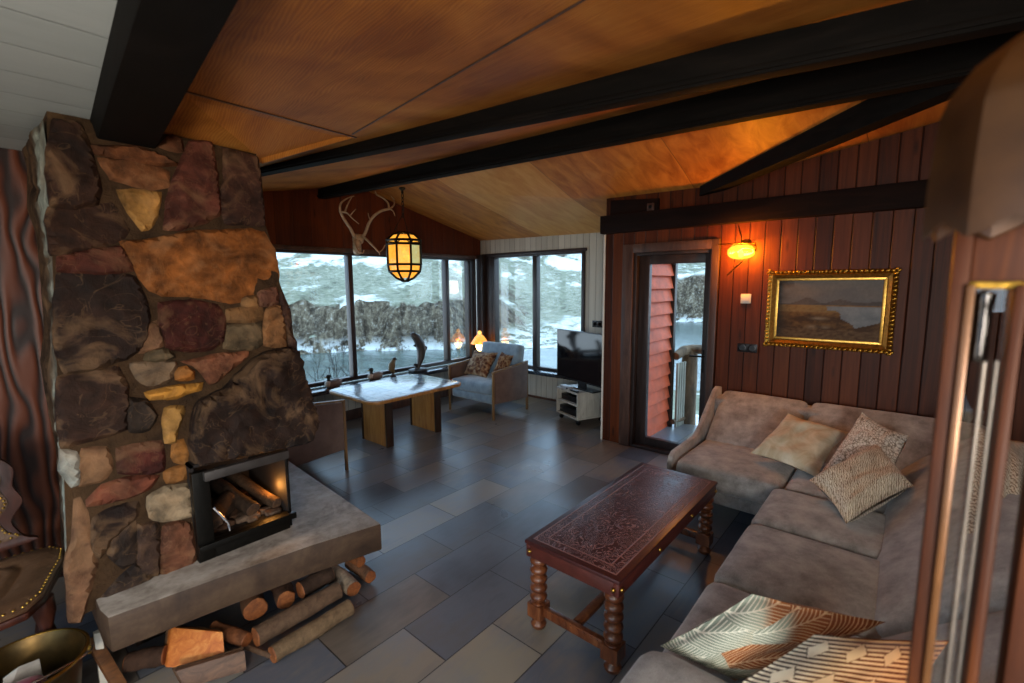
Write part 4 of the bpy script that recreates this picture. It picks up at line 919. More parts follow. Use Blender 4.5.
# ================================================================== ARMCHAIRS
blue = fabric('faded_blue_velvet', '#64798a', '#8fa6b6', 9, .8, 200, .5, .25)
sidef = fabric('mauve_brown_side_fabric', '#54443e', '#6a5850', 8, .85, 300, .3, .2)
M['chair_wood'] = wood('pale_brown_wood', ['#5a4630', '#7a6040', '#94784e'], .45, (25, 25, 2.5), .15)
def armchair(xf, sgn, y0, y1, label, group=None, dz=0.):
    """front edge at xf, depth runs along sgn*x."""
    X = lambda d: xf+sgn*d
    o = thing('armchair', (X(.35), (y0+y1)/2, 0), label, 'armchair', group)
    def bx(d0, d1, ya, yb, z0, z1): a, b = sorted((X(d0), X(d1))); return (a, b, ya, yb, z0, z1)
    for yy in (y0, y1-.045):
        for d, h, dd in ((0, .60+dz, .024), (.67, .66+dz, .024)):
            MB().box(*bx(d, d+dd, yy+.008, yy+.034, 0, h)).build('leg', M['chair_wood'], o, bevel=.004)
        m = MB(); pts = [V((X(.03), yy, .205)), V((X(.665), yy, .175)), V((X(.665), yy, .655+dz)), V((X(.03), yy, .595+dz))]
        m.prism(pts, (0, .045, 0)); m.build('side_panel', sidef, o, bevel=.006)
        m = MB(); pts = [V((X(.0), yy+.006, .597+dz)), V((X(.695), yy+.006, .66+dz)), V((X(.695), yy+.006, .678+dz)), V((X(0), yy+.006, .615+dz))]; m.prism(pts, (0, .033, 0)); m.build('arm_rail', M['chair_wood'], o, bevel=.003)
    yc, hw = (y0+y1)/2, (y1-y0)/2-.05
    MB().soft((X(.33), yc, .25), (.31, 0, 0), (0, hw, 0), (0, 0, .06), .03, 0, 6).build('seat_base', blue, o, smooth=.9)
    MB().soft((X(.31), yc, .375), (.315, 0, 0), (0, hw, 0), (0, 0, .075), .05, .025, 9, .004).build('seat_cushion', blue, o, smooth=.9)
    R = Matrix.Rotation(sgn*.16, 3, V((0, 1, 0)))
    MB().soft((X(.61), yc, .585), R@V((.065, 0, 0)), (0, hw-.012, 0), R@V((0, 0, .305)), .05, .0, 9, .004).build('backrest', blue, o, smooth=.9)
    return o
armchair(4.14, 1, 3.865, 4.72, 'blue velvet armchair in the window corner with two brown cushions')
armchair(2.145, -1, 3.845, 4.70, 'second armchair half hidden behind the chimney, brown side panel showing', dz=.05)
bp_ = pattern('brown_tapestry', pt_brown)
pillow('cushion', [V((4.36, 4.64, .47)), V((4.36, 4.20, .46)), V((4.60, 4.20, .78)), V((4.60, 4.66, .78))], .14, bp_, 'wide brown patterned cushion at the left of the blue armchair', 'cushion', seed=8)
pillow('cushion', [V((4.40, 4.16, .48)), V((4.44, 3.95, .46)), V((4.64, 3.96, .76)), V((4.60, 4.14, .80))], .12, bp_, 'smaller brown patterned cushion at the right of the blue armchair', 'cushion', seed=9)

# ================================================================== TELEVISION AND STAND
ang = math.atan2(-.925, -.38)
g = frm((4.765, 3.36, 0), ang)              # x along the front to the right, y into the room's corner side
st = thing('television_stand', (4.75, 3.32, 0), 'small white washed stand on casters with two dark shelves', 'stand')
lime = wood('limed_wood', ['#8f8c84', '#a9a69c', '#bcb9ae'], .55, (20, 20, 5), .2)
Wd, Dp = .47, -.44
# the front normal points toward the room
sgn = 1 if (g(0, 1, 0)-V((4.75, 3.32, 0))).dot(V((1, 0, 0))) > 0 else -1
def gb(x0, x1, y0, y1, z0, z1, mb=None):
    mb = mb or MB(); y0, y1 = sgn*y0, sgn*y1
    return mb.hexa([g(x0, y0, z0), g(x1, y0, z0), g(x1, y1, z0), g(x0, y1, z0)], [g(x0, y0, z1), g(x1, y0, z1), g(x1, y1, z1), g(x0, y1, z1)])
zb, zt = .075, .405
gb(0, Wd, 0, .44, zt-.022, zt).build('top', lime, st, bevel=.003)
gb(0, Wd, 0, .44, zb, zb+.022).build('bottom', lime, st, bevel=.003)
gb(0, .022, .0, .44, zb+.022, zt-.022).build('side', lime, st, bevel=.003); gb(Wd-.022, Wd, 0, .44, zb+.022, zt-.022).build('side', lime, st, bevel=.003)
gb(.022, Wd-.022, .01, .42, .235, .255).build('shelf', lime, st, bevel=.002); gb(.022, Wd-.022, .42, .435, zb+.022, zt-.022).build('back', M['oak_dark'], st)
for (x, y) in ((.05, .05), (Wd-.05, .05), (.05, .39), (Wd-.05, .39)):
    m = MB(); c0 = g(x, sgn*y, .03); m.lathe([(.0, -.012), (.028, -.012), (.03, 0), (.028, .012), (0, .012)], c0, 18, g.x); cs = m.build('caster', M['black'], st, smooth=.8)
    gb(x-.016, x+.016, y-.01, y+.01, .045, zb).build('caster_fork', M['chrome'], cs, bevel=.002)
o = thing('media_box', tuple(g(.05, sgn*.03, zb+.023)), 'flat black box on the lower shelf of the television stand', 'player')
gb(.04, Wd-.07, .03, .30, zb+.0225, zb+.105).build('case', M['black'], o, bevel=.004); gb(.06, .10, .024, .03, zb+.05, zb+.07).build('button', M['chrome'], o)
o = thing('media_box', tuple(g(.05, sgn*.05, .256)), 'black player on the upper shelf of the television stand', 'player')
gb(.045, Wd-.05, .05, .32, .256, .325).build('case', M['black'], o, bevel=.004); gb(.06, .2, .044, .05, .285, .30).build('display', M['oak_dark'], o)
tv = thing('television', tuple(g(.16, sgn*.20, zt)), 'flat black television on the white washed stand', 'television')
gt = frm((4.925, 3.465, 0), math.atan2(-.949, -.316))
def tb(x0, x1, y0, y1, z0, z1):
    return MB().hexa([gt(x0, sgn*y0, z0), gt(x1, sgn*y0, z0), gt(x1, sgn*y1, z0), gt(x0, sgn*y1, z0)], [gt(x0, sgn*y0, z1), gt(x1, sgn*y0, z1), gt(x1, sgn*y1, z1), gt(x0, sgn*y1, z1)])
tz0, tz1, tw = .50, 1.125, .99
tb(0, tw, 0, .035, tz0, tz1).build('case', M['black'], tv, bevel=.005)
tb(.012, tw-.012, -.002, .001, tz0+.02, tz1-.012).build('screen', plain('dark_screen', '#0b0c10', .08, var=.05, bump=0., spec=.7), tv)
tb(.42, .57, .01, .03, zt+.016, tz0+.02).build('neck', M['black'], tv, bevel=.003)
tb(.28, .71, .0, .14, zt+.001, zt+.016).build('foot', M['black'], tv, bevel=.004)
o = thing('set_top_box', tuple(g(.06, sgn*.06, zt)), 'small silver box on the television stand in front of the screen', 'player')
gb(.06, .24, .015, .095, zt+.001, zt+.032).build('case', plain('silver_plastic', '#aeb2b8', .35), o, bevel=.006); gb(.21, .235, .009, .015, zt+.008, zt+.026).build('lens', M['black'], o)
o = thing('remote_control', tuple(g(.32, sgn*.05, zt)), 'black remote control lying on the right of the television stand', 'remote')
gb(.30, .43, .008, .048, zt+.001, zt+.018).build('case', M['black'], o, bevel=.004); gb(.32, .41, .016, .040, zt+.018, zt+.020).build('keypad', M['oak_dark'], o)

# ================================================================== LIGHTS IN VIEW
# lantern hanging from the farther long beam
la = onz(404, 188, 2.70); LX, LY = la.x, la.y
Lc = ony(404.5, 257, LY); LX = Lc.x
ztop, zbot = ony(404, 233, LY).z, ony(404, 281, LY).z
LANT = V((LX, LY, (ztop+zbot)/2+.02)); R_ = .182
ln = thing('hanging_lantern', (LX, LY, 2.70), 'amber glass lantern in a black iron cage hanging from the beam', 'lantern')
m = MB(); m.lathe([(.03, 0), (.035, -.012), (.012, -.03), (.012, -.06)][::-1], (LX, LY, 2.70), 16)
m.build('ceiling_hook', M['black_iron'], ln, smooth=.8)
m = MB(); zz = 2.64; k = 0; zr = ztop+.20
while zz > zr:
    a = V((0, .012, 0)) if k % 2 else V((.012, 0, 0)); pts = [V((LX, LY, zz-.022))+a*math.cos(q)+V((0, 0, .026))*math.sin(q) for q in [2*PI*i/10 for i in range(10)]]
    m.tube(pts, .004, 6, closed=True); zz -= .040; k += 1
m.build('chain', M['black_iron'], ln, smooth=.9)
cage = MB(); HH = ztop-zbot
lev = [(.06, 0.0), (.125, .05), (.185, .16), (R_, .24), (R_, .66), (.17, .80), (.10, .93), (.03, 1.0)]     # radius, share from the top
def P(i, r, z): a = 2*PI*(i+.5)/8+.12; return V((LX+r*math.cos(a), LY+r*math.sin(a), z))
for i in range(8): cage.tube([P(i, r, ztop-HH*s) for r, s in lev], .0125, 6)
for s, r in ((.16, .185), (.24, R_), (.66, R_), (.80, .17), (1., .03), (0., .06)): cage.tube([P(i, r, ztop-HH*s) for i in range(8)], .0135, 6, closed=True)
for i in range(8):
    a0, a1 = P(i, R_, ztop-HH*.24), P(i+1, R_, ztop-HH*.24); mid = (a0+a1)/2
    cage.tube([a0+(V((0, 0, .0))), (a0*.75+a1*.25)+V((0, 0, .035)), mid+V((0, 0, .05)), (a0*.25+a1*.75)+V((0, 0, .035)), a1], .006, 5)
for i in (0, 3, 5): cage.tube([V((LX, LY, zr)), P(i, .10, ztop+.02), P(i, .125, ztop-.03)], .004, 5)
cage.build('iron_cage', M['black_iron'], ln, smooth=.9)
def amber(name, c, st):
    t = NT(name); n = t.noise(t.coord(), 30, 3)
    tr = t.n('BsdfTransparent', {'Color': (*c, 1)}); em = t.n('Emission', {'Color': t.ramp(n, [(.3, (c[0], c[1]*.7, c[2]*.5)), (.7, c)]), 'Strength': st}); gl = t.n('BsdfGlossy', {'Color': (1, 1, 1, 1), 'Roughness': .1})
    a = t.n('MixShader', {0: .6, 1: tr.outputs[0], 2: em.outputs[0]}); b = t.n('MixShader', {0: .06, 1: a.outputs[0], 2: gl.outputs[0]}); t.t.links.new(b.outputs[0], t.out.inputs[0]); return t.m
am_ = amber('amber_glass', (1., .56, .08), .8); pale = amber('pale_yellow_glass', (.75, .85, .5), .45)
rr_ = R_-.012
for i in range(8):
    for (ra, sa), (rb, sb), mt in (((.115, .05), (.175, .16), am_), ((rr_, .24), (rr_, .66), pale if i in (2, 5) else am_), ((rr_, .66), (.158, .80), am_), ((.158, .80), (.09, .93), am_)):
        m = MB(); m.hexa([P(i, ra, ztop-HH*sa), P(i+1, ra, ztop-HH*sa), P(i+1, ra-.004, ztop-HH*sa), P(i, ra-.004, ztop-HH*sa)], [P(i, rb, ztop-HH*sb), P(i+1, rb, ztop-HH*sb), P(i+1, rb-.004, ztop-HH*sb), P(i, rb-.004, ztop-HH*sb)]); m.build('glass_panel', mt, ln)
MB().lathe([(.0, -.05), (.02, -.045), (.032, -.01), (.03, .02), (.015, .05), (.014, .08), (0, .08)], tuple(LANT), 16).build('bulb', emis('bulb_glow', '#ffb050', 3), ln, smooth=.9)

# antlers on the gable wall
ant = thing('antlers', tuple(ony(358, 240, YA)), 'pair of pale reindeer antlers on a skull above the long window', 'antlers')
bone = plain('bone', '#a88f70', .6, var=.3, scale=25, bump=.3); yA = YA-.20
def A_(x, y, dy=0.): return ony(x, y, yA-dy)
def branch(px, r0, r1, nm):
    pts = [A_(*p) for p in px]; n = len(pts); fine = []
    for i in range(n-1):
        for s in range(4):
            t_ = s/4; p0, p1, p2, p3 = pts[max(i-1, 0)], pts[i], pts[i+1], pts[min(i+2, n-1)]
            fine.append(.5*((2*p1)+(p2-p0)*t_+(2*p0-5*p1+4*p2-p3)*t_*t_+(3*p1-p0-3*p2+p3)*t_**3))
    fine.append(pts[-1]); k = len(fine); return MB().tube(fine, [.74*(r0+(r1-r0)*i/(k-1)) for i in range(k)], 9)
sk = MB(); c0 = A_(358, 239, -.06)
sk.soft(c0, V((.07, 0, 0)), V((0, .06, 0)), V((0, 0, .065)), .055, .0, 5, .008); c1 = A_(357, 247, -.02); sk.soft(c1, V((.045, 0, 0)), V((0, .05, 0)), V((0, 0, .09)), .035, 0, 5, .006)
sk.build('skull', bone, ant, smooth=.9)
m = branch([(354, 236), (350, 228, .05), (344, 219, .1), (340, 211, .12)], .026, .020, ''); 
m2 = [branch([(340, 211, .12), (340, 206, .13), (342, 202, .1), (348, 198, .06), (354, 196, .02)], .02, .008, ''), branch([(345, 212, .12), (347, 206, .1), (350, 200, .08), (352, 197, .05)], .016, .006, ''),
      branch([(341, 212, .12), (347, 213, .16), (352, 218, .2), (359, 224, .25)], .016, .005, ''), branch([(350, 216, .17), (353, 212, .18), (356, 209, .18)], .012, .004, '')]
for q in m2: m.add(q.v, q.f)
m.build('left_antler', bone, ant, smooth=1.2)
m = branch([(363, 237), (366, 231, .05), (369, 223, .1), (374, 216, .14), (381, 211, .17), (389, 209, .18)], .026, .020, '')
m2 = [branch([(389, 209, .18), (388, 203, .15), (383, 198, .1), (377, 195, .06), (375, 191, .03)], .018, .007, ''), branch([(390, 209, .18), (394, 205, .15), (394, 200, .1), (391, 196, .06)], .016, .006, ''), branch([(390, 209, .18), (393, 211, .22), (395, 216, .26)], .014, .005, ''), branch([(371, 221, .11), (369, 217, .12), (368, 213, .12)], .010, .004, '')]
for q in m2: m.add(q.v, q.f)
m.build('right_antler', bone, ant, smooth=1.2)
m = branch([(364, 237, .05), (369, 242, .15), (375, 248, .22), (379, 252, .25), (383, 249, .26), (385, 245, .26)], .020, .007, '')
for q in [branch([(379, 252, .25), (380, 255, .26)], .01, .005, ''), branch([(354, 240, .04), (356, 247, .14), (359, 252, .2), (363, 253, .2), (364, 250, .2)], .016, .006, ''), branch([(358, 247, .1), (361, 249, .14)], .01, .005, '')]: m.add(q.v, q.f)
m.build('brow_tines', bone, ant, smooth=1.2)

# amber sconce beside the door
sc = onx(741, 252, XC-.13); SCON = V((XC-.13, sc.y, sc.z))
o = thing('wall_sconce', (XC, sc.y, sc.z), 'amber glass wall lamp glowing on the planks beside the door', 'lamp')
MB().lathe([(.05, 0), (.05, .008), (.03, .02), (0, .02)], (XC, sc.y+.0, sc.z+.06), 20, (-1, 0, 0)).build('wall_plate', M['brass'], o, smooth=.8)
yax = V((0, 1, 0)); gl_ = MB(); prof_ = []
for k in range(13):
    q = -PI/2+PI*k/12; prof_.append((max(.062*math.cos(q)**.7 if math.cos(q) > 0 else 0, .001), .105*math.sin(q)))
gl_.lathe(prof_, tuple(SCON), 22, yax); gl_.build('glass_shade', amber('amber_sconce_glass', (1., .60, .06), 1.5), o, smooth=.9)
MB().lathe([(.0, -.03), (.018, -.02), (.022, 0), (.014, .03), (0, .035)], tuple(SCON-V((0, -.0, .02))), 14).build('bulb', emis('bulb_glow_white', '#ffd9a0', 9), o, smooth=.9)
m = MB(); m.tube([SCON+V((0, -.105, 0)), SCON+V((0, -.115, .01)), SCON+V((.03, -.10, .07)), SCON+V((.125, 0, .08))], .006, 7); m.tube([SCON+V((0, .19, .07)), SCON+V((-.03, -.02, .075))], .005, 6)
m.tube([SCON+V((-.02, -.01, .05)), SCON+V((-.02, 0, .13)), SCON+V((.0, .03, .22))], .005, 6); m.tube([SCON+V((-.01, -.02, -.075)), SCON+V((0, .05, -.14)), SCON+V((.03, .11, -.19))], .005, 6)
m.tube([SCON+V((0, -.108, 0)), SCON+V((0, -.112, .04)), SCON+V((0, -.04, .075)), SCON+V((0, .06, .072)), SCON+V((0, .108, .02))], .007, 7); m.build('brass_arms', M['brass'], o, smooth=.9)

# table lamp in the window corner
TL = V((5.19, 5.135, GZ0-.005)); TLAMP = TL+V((0, 0, .30))
o = thing('table_lamp', tuple(TL), 'small lit lamp with a pointed amber shade on the corner sill', 'lamp')
MB().lathe([(.06, 0), (.06, .012), (.025, .03), (.018, .06), (.035, .09), (.04, .115), (.02, .15), (.014, .17), (0, .17)], tuple(TL), 22).build('base', M['brass'], o, smooth=.8)
sh = MB(); sh.lathe([(.145, .285), (.07, .40), (.035, .43), (.03, .435), (.066, .40), (.14, .285)], tuple(TL), 8); sh.build('lamp_shade', amber('shade_glass', (1., .50, .12), 1.1), o)
MB().lathe([(.01, .43), (.03, .445), (.032, .47), (.012, .49), (0, .49)], tuple(TL), 16).build('finial', amber('finial_glass', (1., .6, .16), 1.6), o, smooth=.9)
MB().lathe([(.02, .17), (.05, .20), (.065, .24), (.06, .275), (.03, .29), (0, .29)], tuple(TL), 18).build('bulb', emis('lamp_glow', '#ffdc90', 5), o, smooth=.9)

# ================================================================== SILL ORNAMENTS
SZ_ = GZ0-.005
duckm = attrcol('painted_wood', .5, 25, .2, .4, .25)
def duck(px, label, s):
    c = V((px, YA-.12, SZ_)); o = thing('duck_figurine', tuple(c), label, 'figurine', 'wooden ducks on the window sill'); ax = V((1, 0, 0))
    m = MB(); m.soft(c+V((.02*s, 0, .055*s)), V((.115*s, 0, .012)), V((0, .058*s, 0)), V((-.005, 0, .055*s)), .055*s, .01, 6); m.soft(c+V((.10*s, 0, .07*s)), V((.045*s, 0, .015)), V((0, .035*s, 0)), V((0, 0, .02*s)), .02, 0, 4)
    m.c = [lin('#75655a')[:3]]*len(m.v); m.build('body', duckm, o, smooth=1.2)
    m = MB(); m.soft(c+V((-.075*s, 0, .06*s)), V((.05*s, 0, 0)), V((0, .05*s, 0)), V((0, 0, .055*s)), .048*s, 0, 5); m.c = [lin('#b8aea2')[:3]]*len(m.v); m.build('breast', duckm, o, smooth=1.2)
    m = MB(); m.tube([c+V((-.06*s, 0, .09*s)), c+V((-.065*s, 0, .13*s)), c+V((-.06*s, 0, .165*s))], [.03*s, .024*s, .028*s], 10); m.soft(c+V((-.065*s, 0, .175*s)), V((.038*s, 0, 0)), V((0, .028*s, 0)), V((0, 0, .03*s)), .027*s, 0, 5); m.c = [lin('#1d221e')[:3]]*len(m.v); m.build('head', duckm, o, smooth=1.2)
    m = MB(); m.soft(c+V((-.115*s, 0, .165*s)), V((.026*s, 0, 0)), V((0, .014*s, 0)), V((0, 0, .007*s)), .006, 0, 3); m.c = [lin('#8a7a3a')[:3]]*len(m.v); m.build('bill', duckm, o, smooth=1.2)
duck(ony(333, 385, YA-.12).x, 'painted wooden duck nearest the chimney on the window sill', .8)
duck(ony(375, 378, YA-.12).x, 'painted wooden duck in the middle of the long sill, right of the mullion', .8)
bx = ony(393, 372, YA-.12).x; c = V((bx, YA-.12, SZ_))
o = thing('bird_figurine', tuple(c), 'small carved bird standing on the sill beside the leaping fish', 'figurine')
m = MB(); m.lathe([(.045, 0), (.04, .02), (.015, .035), (.012, .06), (0, .06)], tuple(c), 14); m.c = [lin('#3a3028')[:3]]*len(m.v); m.build('base', duckm, o, smooth=.9)
m = MB(); m.tube([c+V((.005, 0, .05)), c+V((-.02, 0, .10)), c+V((-.012, 0, .16)), c+V((.015, 0, .205)), c+V((.05, 0, .225))], [.018, .042, .046, .030, .012], 12); m.tube([c+V((.0, 0, .08)), c+V((.03, 0, .05))], [.02, .006], 6); m.c = [lin('#6a5a3c')[:3]]*len(m.v); m.build('body', duckm, o, smooth=.9)
m = MB(); m.soft(c+V((.03, 0, .232)), V((.028, 0, 0)), V((0, .022, 0)), V((0, 0, .022)), .02, 0, 4); m.tube([c+V((.05, 0, .225)), c+V((.08, 0, .212))], [.009, .002], 6); m.c = [lin('#241e18')[:3]]*len(m.v); m.build('head', duckm, o, smooth=.9)
fxx = ony(418, 368, YA-.12).x; c = V((fxx, YA-.12, SZ_))
o = thing('fish_sculpture', tuple(c), 'tall dark leaping fish sculpture on the window sill', 'sculpture')
fm = attrcol('dark_carving', .4, 30, .3, .5, .35)
m = MB(); m.soft(c+V((0, 0, .02)), V((.12, 0, 0)), V((0, .075, 0)), V((0, 0, .025)), .022, .01, 6, .008); m.c = [lin('#2a2a2a')[:3]]*len(m.v); m.build('base', fm, o, smooth=.9)
m = MB(); m.tube([c+V((-.0, 0, .04)), c+V((.02, 0, .10)), c+V((.055, 0, .20)), c+V((.07, 0, .30)), c+V((.045, 0, .40)), c+V((-.01, 0, .48)), c+V((-.075, 0, .535)), c+V((-.10, 0, .545))], [.022, .032, .052, .064, .066, .058, .036, .010], 14); m.c = [lin('#2c2a28')[:3] if i % 14 > 6 else lin('#3c3a38')[:3] for i in range(len(m.v))]; m.build('body', fm, o, smooth=.9)
m = MB()
m.prism([c+V((.02, -.006, .10)), c+V((-.055, -.006, .135)), c+V((-.09, -.006, .10)), c+V((-.04, -.006, .085)), c+V((-.06, -.006, .045)), c+V((.0, -.006, .07))], (0, .012, 0)); m.c = [lin('#242322')[:3]]*len(m.v); m.build('tail_fin', fm, o, bevel=.003)
m = MB(); m.prism([c+V((.12, -.005, .37)), c+V((.175, -.005, .335)), c+V((.165, -.005, .295)), c+V((.13, -.005, .29))], (0, .01, 0)); m.prism([c+V((-.03, -.005, .40)), c+V((-.075, -.005, .375)), c+V((-.02, -.005, .35))], (0, .01, 0)); m.c = [lin('#242322')[:3]]*len(m.v); m.build('fin', fm, o, bevel=.003)

# ================================================================== PAINTING
py0, py1, pz0, pz1 = .087, .925, 1.172, 1.793
pa = thing('painting', (XC, (py0+py1)/2, pz0), 'oil landscape of a river valley in a wide ornate gilt frame', 'painting')
def frame_ring(i0, i1, d0, d1, nm, mat, scal=0):
    a = [(py1-i0, pz0+i0), (py0+i0, pz0+i0), (py0+i0, pz1-i0), (py1-i0, pz1-i0)]; b = [(py1-i1, pz0+i1), (py0+i1, pz0+i1), (py0+i1, pz1-i1), (py1-i1, pz1-i1)]
    m = MB()
    for k in range(4):
        k2 = (k+1) % 4; A0, A1, B0, B1 = a[k], a[k2], b[k], b[k2]
        m.hexa([(XC-.004, *A0), (XC-.004, *A1), (XC-.004, *B1), (XC-.004, *B0)], [(XC-d0, *A0), (XC-d0, *A1), (XC-d1, *B1), (XC-d1, *B0)])
    return m
fr = frame_ring(0, .034, .03, .055, '', M['gold'])
r3 = random.Random(9)
for (u0, v0, u1, v1) in ((py0, pz0, py1, pz0), (py0, pz1, py1, pz1), (py0, pz0, py0, pz1), (py1, pz0, py1, pz1)):   # carved leaves along the rim
    L = math.hypot(u1-u0, v1-v0); n = int(L/.03)
    for k in range(n+1):
        t_ = k/n; yy, zz = u0+(u1-u0)*t_, v0+(v1-v0)*t_; inw = (.012 if yy < .5 else -.012) if u0 == u1 else 0; inz = (.012 if zz < 1.4 else -.012) if v0 == v1 else 0
        m_ = MB(); fr.soft((XC-.042, yy+inw, zz+inz), V((.014, 0, 0)), V((0, .013*r3.uniform(.8, 1.2), .005*r3.uniform(-1, 1))), V((0, -.004, .012*r3.uniform(.8, 1.2))), .011, 0, 2)
fro = fr.build('gilt_frame', M['gold'], pa, smooth=.7)
frame_ring(.034, .062, .045, .030, '', M['gold']).build('gilt_hollow', plain('dark_gilding', '#9a6c2c', .4, .8, var=.35, scale=50, bump=.3), fro)
frame_ring(.062, .082, .036, .036, '', M['gold']).build('gilt_inner_rim', plain('bright_gilding', '#c79a48', .3, .9, var=.25, scale=50, bump=.2), fro, bevel=.004)
cv = MB(); NU, NV = 90, 56; i_ = .082
def paint(u, v):     # u from left, v from bottom: an invented valley view
    n1 = noise.fractal(V((u*5, v*7, 1)), 1, 2, 5)*.5; n2 = noise.fractal(V((u*22, v*26, 4)), 1, 2, 4)*.5
    mix = lambda a, b, t: tuple(x+(y-x)*max(0, min(1, t)) for x, y in zip(a, b))
    sky = mix((.115, .115, .115), (.17, .15, .13), (v-.6)*2.0+n1*.8-.1)
    hor = .60+.10*math.exp(-((u-.30)/.10)**2)+.055*math.exp(-((u-.62)/.09)**2)+.05*u*u+n1*.03
    if v > hor: c = sky
    elif v > .58+.02*n1: c = mix((.055, .05, .052), (.10, .085, .075), .5+n1+n2*.6)
    else:
        land = mix((.05, .026, .012), (.24, .13, .04), (v-.22)*2.0+n1*.9+n2*.5)
        if .46 < v < .58 and u < .62: land = mix(land, (.20, .14, .06), .6+n2)
        shore = .58+.34*max(0, .52-v)**1.0*1.9*(.9+.4*n1) if v < .5 else .50+.2*(v-.5)
        c = land
        if u > shore+.05*n1 and .16+.5*max(0, u-.7) < v < .56: c = mix((.10, .12, .14), (.26, .28, .28), .4+n1*.8+(u-shore)*.4)
        if v < .16+.08*n1: c = mix(c, (.16, .10, .05), .4+n2)
        c = mix(c, (.24, .20, .14), .75*math.exp(-((u-.43)/.07)**2-((v-.35)/.022)**2)+.5*math.exp(-((u-.36)/.05)**2-((v-.2)/.03)**2)+.5*math.exp(-((u-.5)/.04)**2-((v-.2)/.025)**2))
    if u < .16: c = mix(c, (.035, .026, .02), (.16-u)*5+n1)
    return c
ya_, yb_, za_, zb_ = py1-i_, py0+i_, pz0+i_, pz1-i_
vs = [(XC-.024, ya_+(yb_-ya_)*i/NU, za_+(zb_-za_)*j/NV) for j in range(NV+1) for i in range(NU+1)]
b0 = cv.add(vs, [(j*(NU+1)+i, j*(NU+1)+i+1, (j+1)*(NU+1)+i+1, (j+1)*(NU+1)+i) for j in range(NV) for i in range(NU)])
cv.c = [paint(i/NU, j/NV) for j in range(NV+1) for i in range(NU+1)]
cv.build('canvas', attrcol('oil_paint', .5, 60, .25, .12, .15, .003), pa)

# ================================================================== LEFT EDGE: CARVED CHAIR, BUCKET
hc = thing('carved_chair', (-.16, 2.8, 0), 'carved wooden chair with embossed leather and brass nails at the left edge', 'chair')
hl = attrcol('tooled_leather', .5, 22, .6, .4, .4); carv = wood('carved_walnut', ['#1e0c08', '#38180e', '#4e2616'], .4, (14, 14, 4), .3)
zs = .47
seat_o = [(-.50, 3.02), (-.40, 3.05), (-.16, 3.06), (.06, 3.05), (.15, 3.03), (.185, 2.96), (.17, 2.86), (.12, 2.70), (.085, 2.58), (.03, 2.50), (-.16, 2.47), (-.35, 2.50), (-.41, 2.60), (-.46, 2.76), (-.51, 2.9)]
pts = [V((x, y, zs-.045)) for x, y in seat_o]
MB().prism(pts, (0, 0, .03)).build('seat_rail', carv, hc, bevel=.008)
m = MB(); cc = V((-.16, 2.78, 0)); n = len(seat_o); rings = []
for f_, dz in ((.985, -.012), (.985, 0), (.93, .012), (.80, .016), (.62, .016), (.585, .006), (.55, .006), (.515, .018), (.44, .02), (.40, .008), (.36, .008), (.32, .02), (.0, .024)): rings.append([V((cc.x+(x-cc.x)*f_, cc.y+(y-cc.y)*f_, zs+dz)) for x, y in seat_o])
m.add([p for r_ in rings for p in r_], [(i*n+k, i*n+(k+1) % n, (i+1)*n+(k+1) % n, (i+1)*n+k) for i in range(len(rings)-1) for k in range(n)], lin('#5e4430')[:3]); m.build('leather_seat', hl, hc, smooth=.9)
def along(poly, step, closed=True):
    out_ = []; n = len(poly)
    for i in range(n if closed else n-1):
        a, b = V(poly[i]), V(poly[(i+1) % n]); L = (b-a).length; k = max(1, round(L/step))
        out_ += [a+(b-a)*s/k for s in range(k)]
    return out_
nails = along([V((cc.x+(x-cc.x)*.955, cc.y+(y-cc.y)*.955, zs+.008)) for x, y in seat_o], .026)
proto = None
def nail(p, ax, par):
    global proto
    m = MB(); m.lathe([(.006, 0), (.005, .003), (.002, .005), (0, .0052)], p, 8, ax); return m
mm = MB()
for p in nails[:99]:
    o = nail(p, (0, 0, 1), hc).build('brass_nail', M['brass'], hc, smooth=.9)
# carved back with an outlined crest
def rnd_poly(p, n=4):
    k = len(p); o_ = []
    for i in range(k):
        p0, p1, p2, p3 = [V((*p[(i+j) % k], 0)) for j in (-1, 0, 1, 2)]
        for q_ in range(n):
            t_ = q_/n; v_ = .5*((2*p1)+(p2-p0)*t_+(2*p0-5*p1+4*p2-p3)*t_*t_+(3*p1-p0-3*p2+p3)*t_**3); o_.append((v_.x, v_.y))
    return o_
bk2 = [(-.40, .50), (-.345, .60), (-.37, .69), (-.36, .80), (-.33, .92), (-.28, .90), (-.26, .98), (-.16, 1.04), (-.06, .98), (-.04, .90), (.01, .92), (.06, .86), (.05, .78), (.075, .70), (.03, .62), (.06, .54), (.08, .50)]
bk2 = rnd_poly(bk2)
pts = [V((x, 3.09+.12*(z-.5), z)) for x, z in bk2]; MB().prism(pts, (0, .035, 0)).build('carved_back', carv, hc, bevel=.008)
ins = [V((-.16+(x+.16)*.80, 3.082+.12*((.74+(z-.74)*.84)-.5), .74+(z-.74)*.84)) for x, z in bk2]; m = MB(); m.prism(ins, (0, .01, 0)); m.c = [lin('#5a4230')[:3]]*len(m.v); m.build('leather_back', hl, hc, bevel=.004)
for p in along([V((-.16+(q.x+.16)*.94, q.y-.002, .74+(q.z-.74)*.95)) for q in ins], .03)[:70]: nail(p, (0, -1, 0), hc).build('back_nail', M['brass'], hc, smooth=.9)
for (x, y) in ((.08, 2.64), (-.40, 2.64), (.08, 3.0), (-.40, 3.0)):
    MB().lathe([(.018, 0), (.028, .02), (.022, .05), (.03, .10), (.02, .16), (.034, .24), (.022, .30), (.036, .36), (.034, .425)], (x, y, 0), 16).build('leg', carv, hc, smooth=.8)

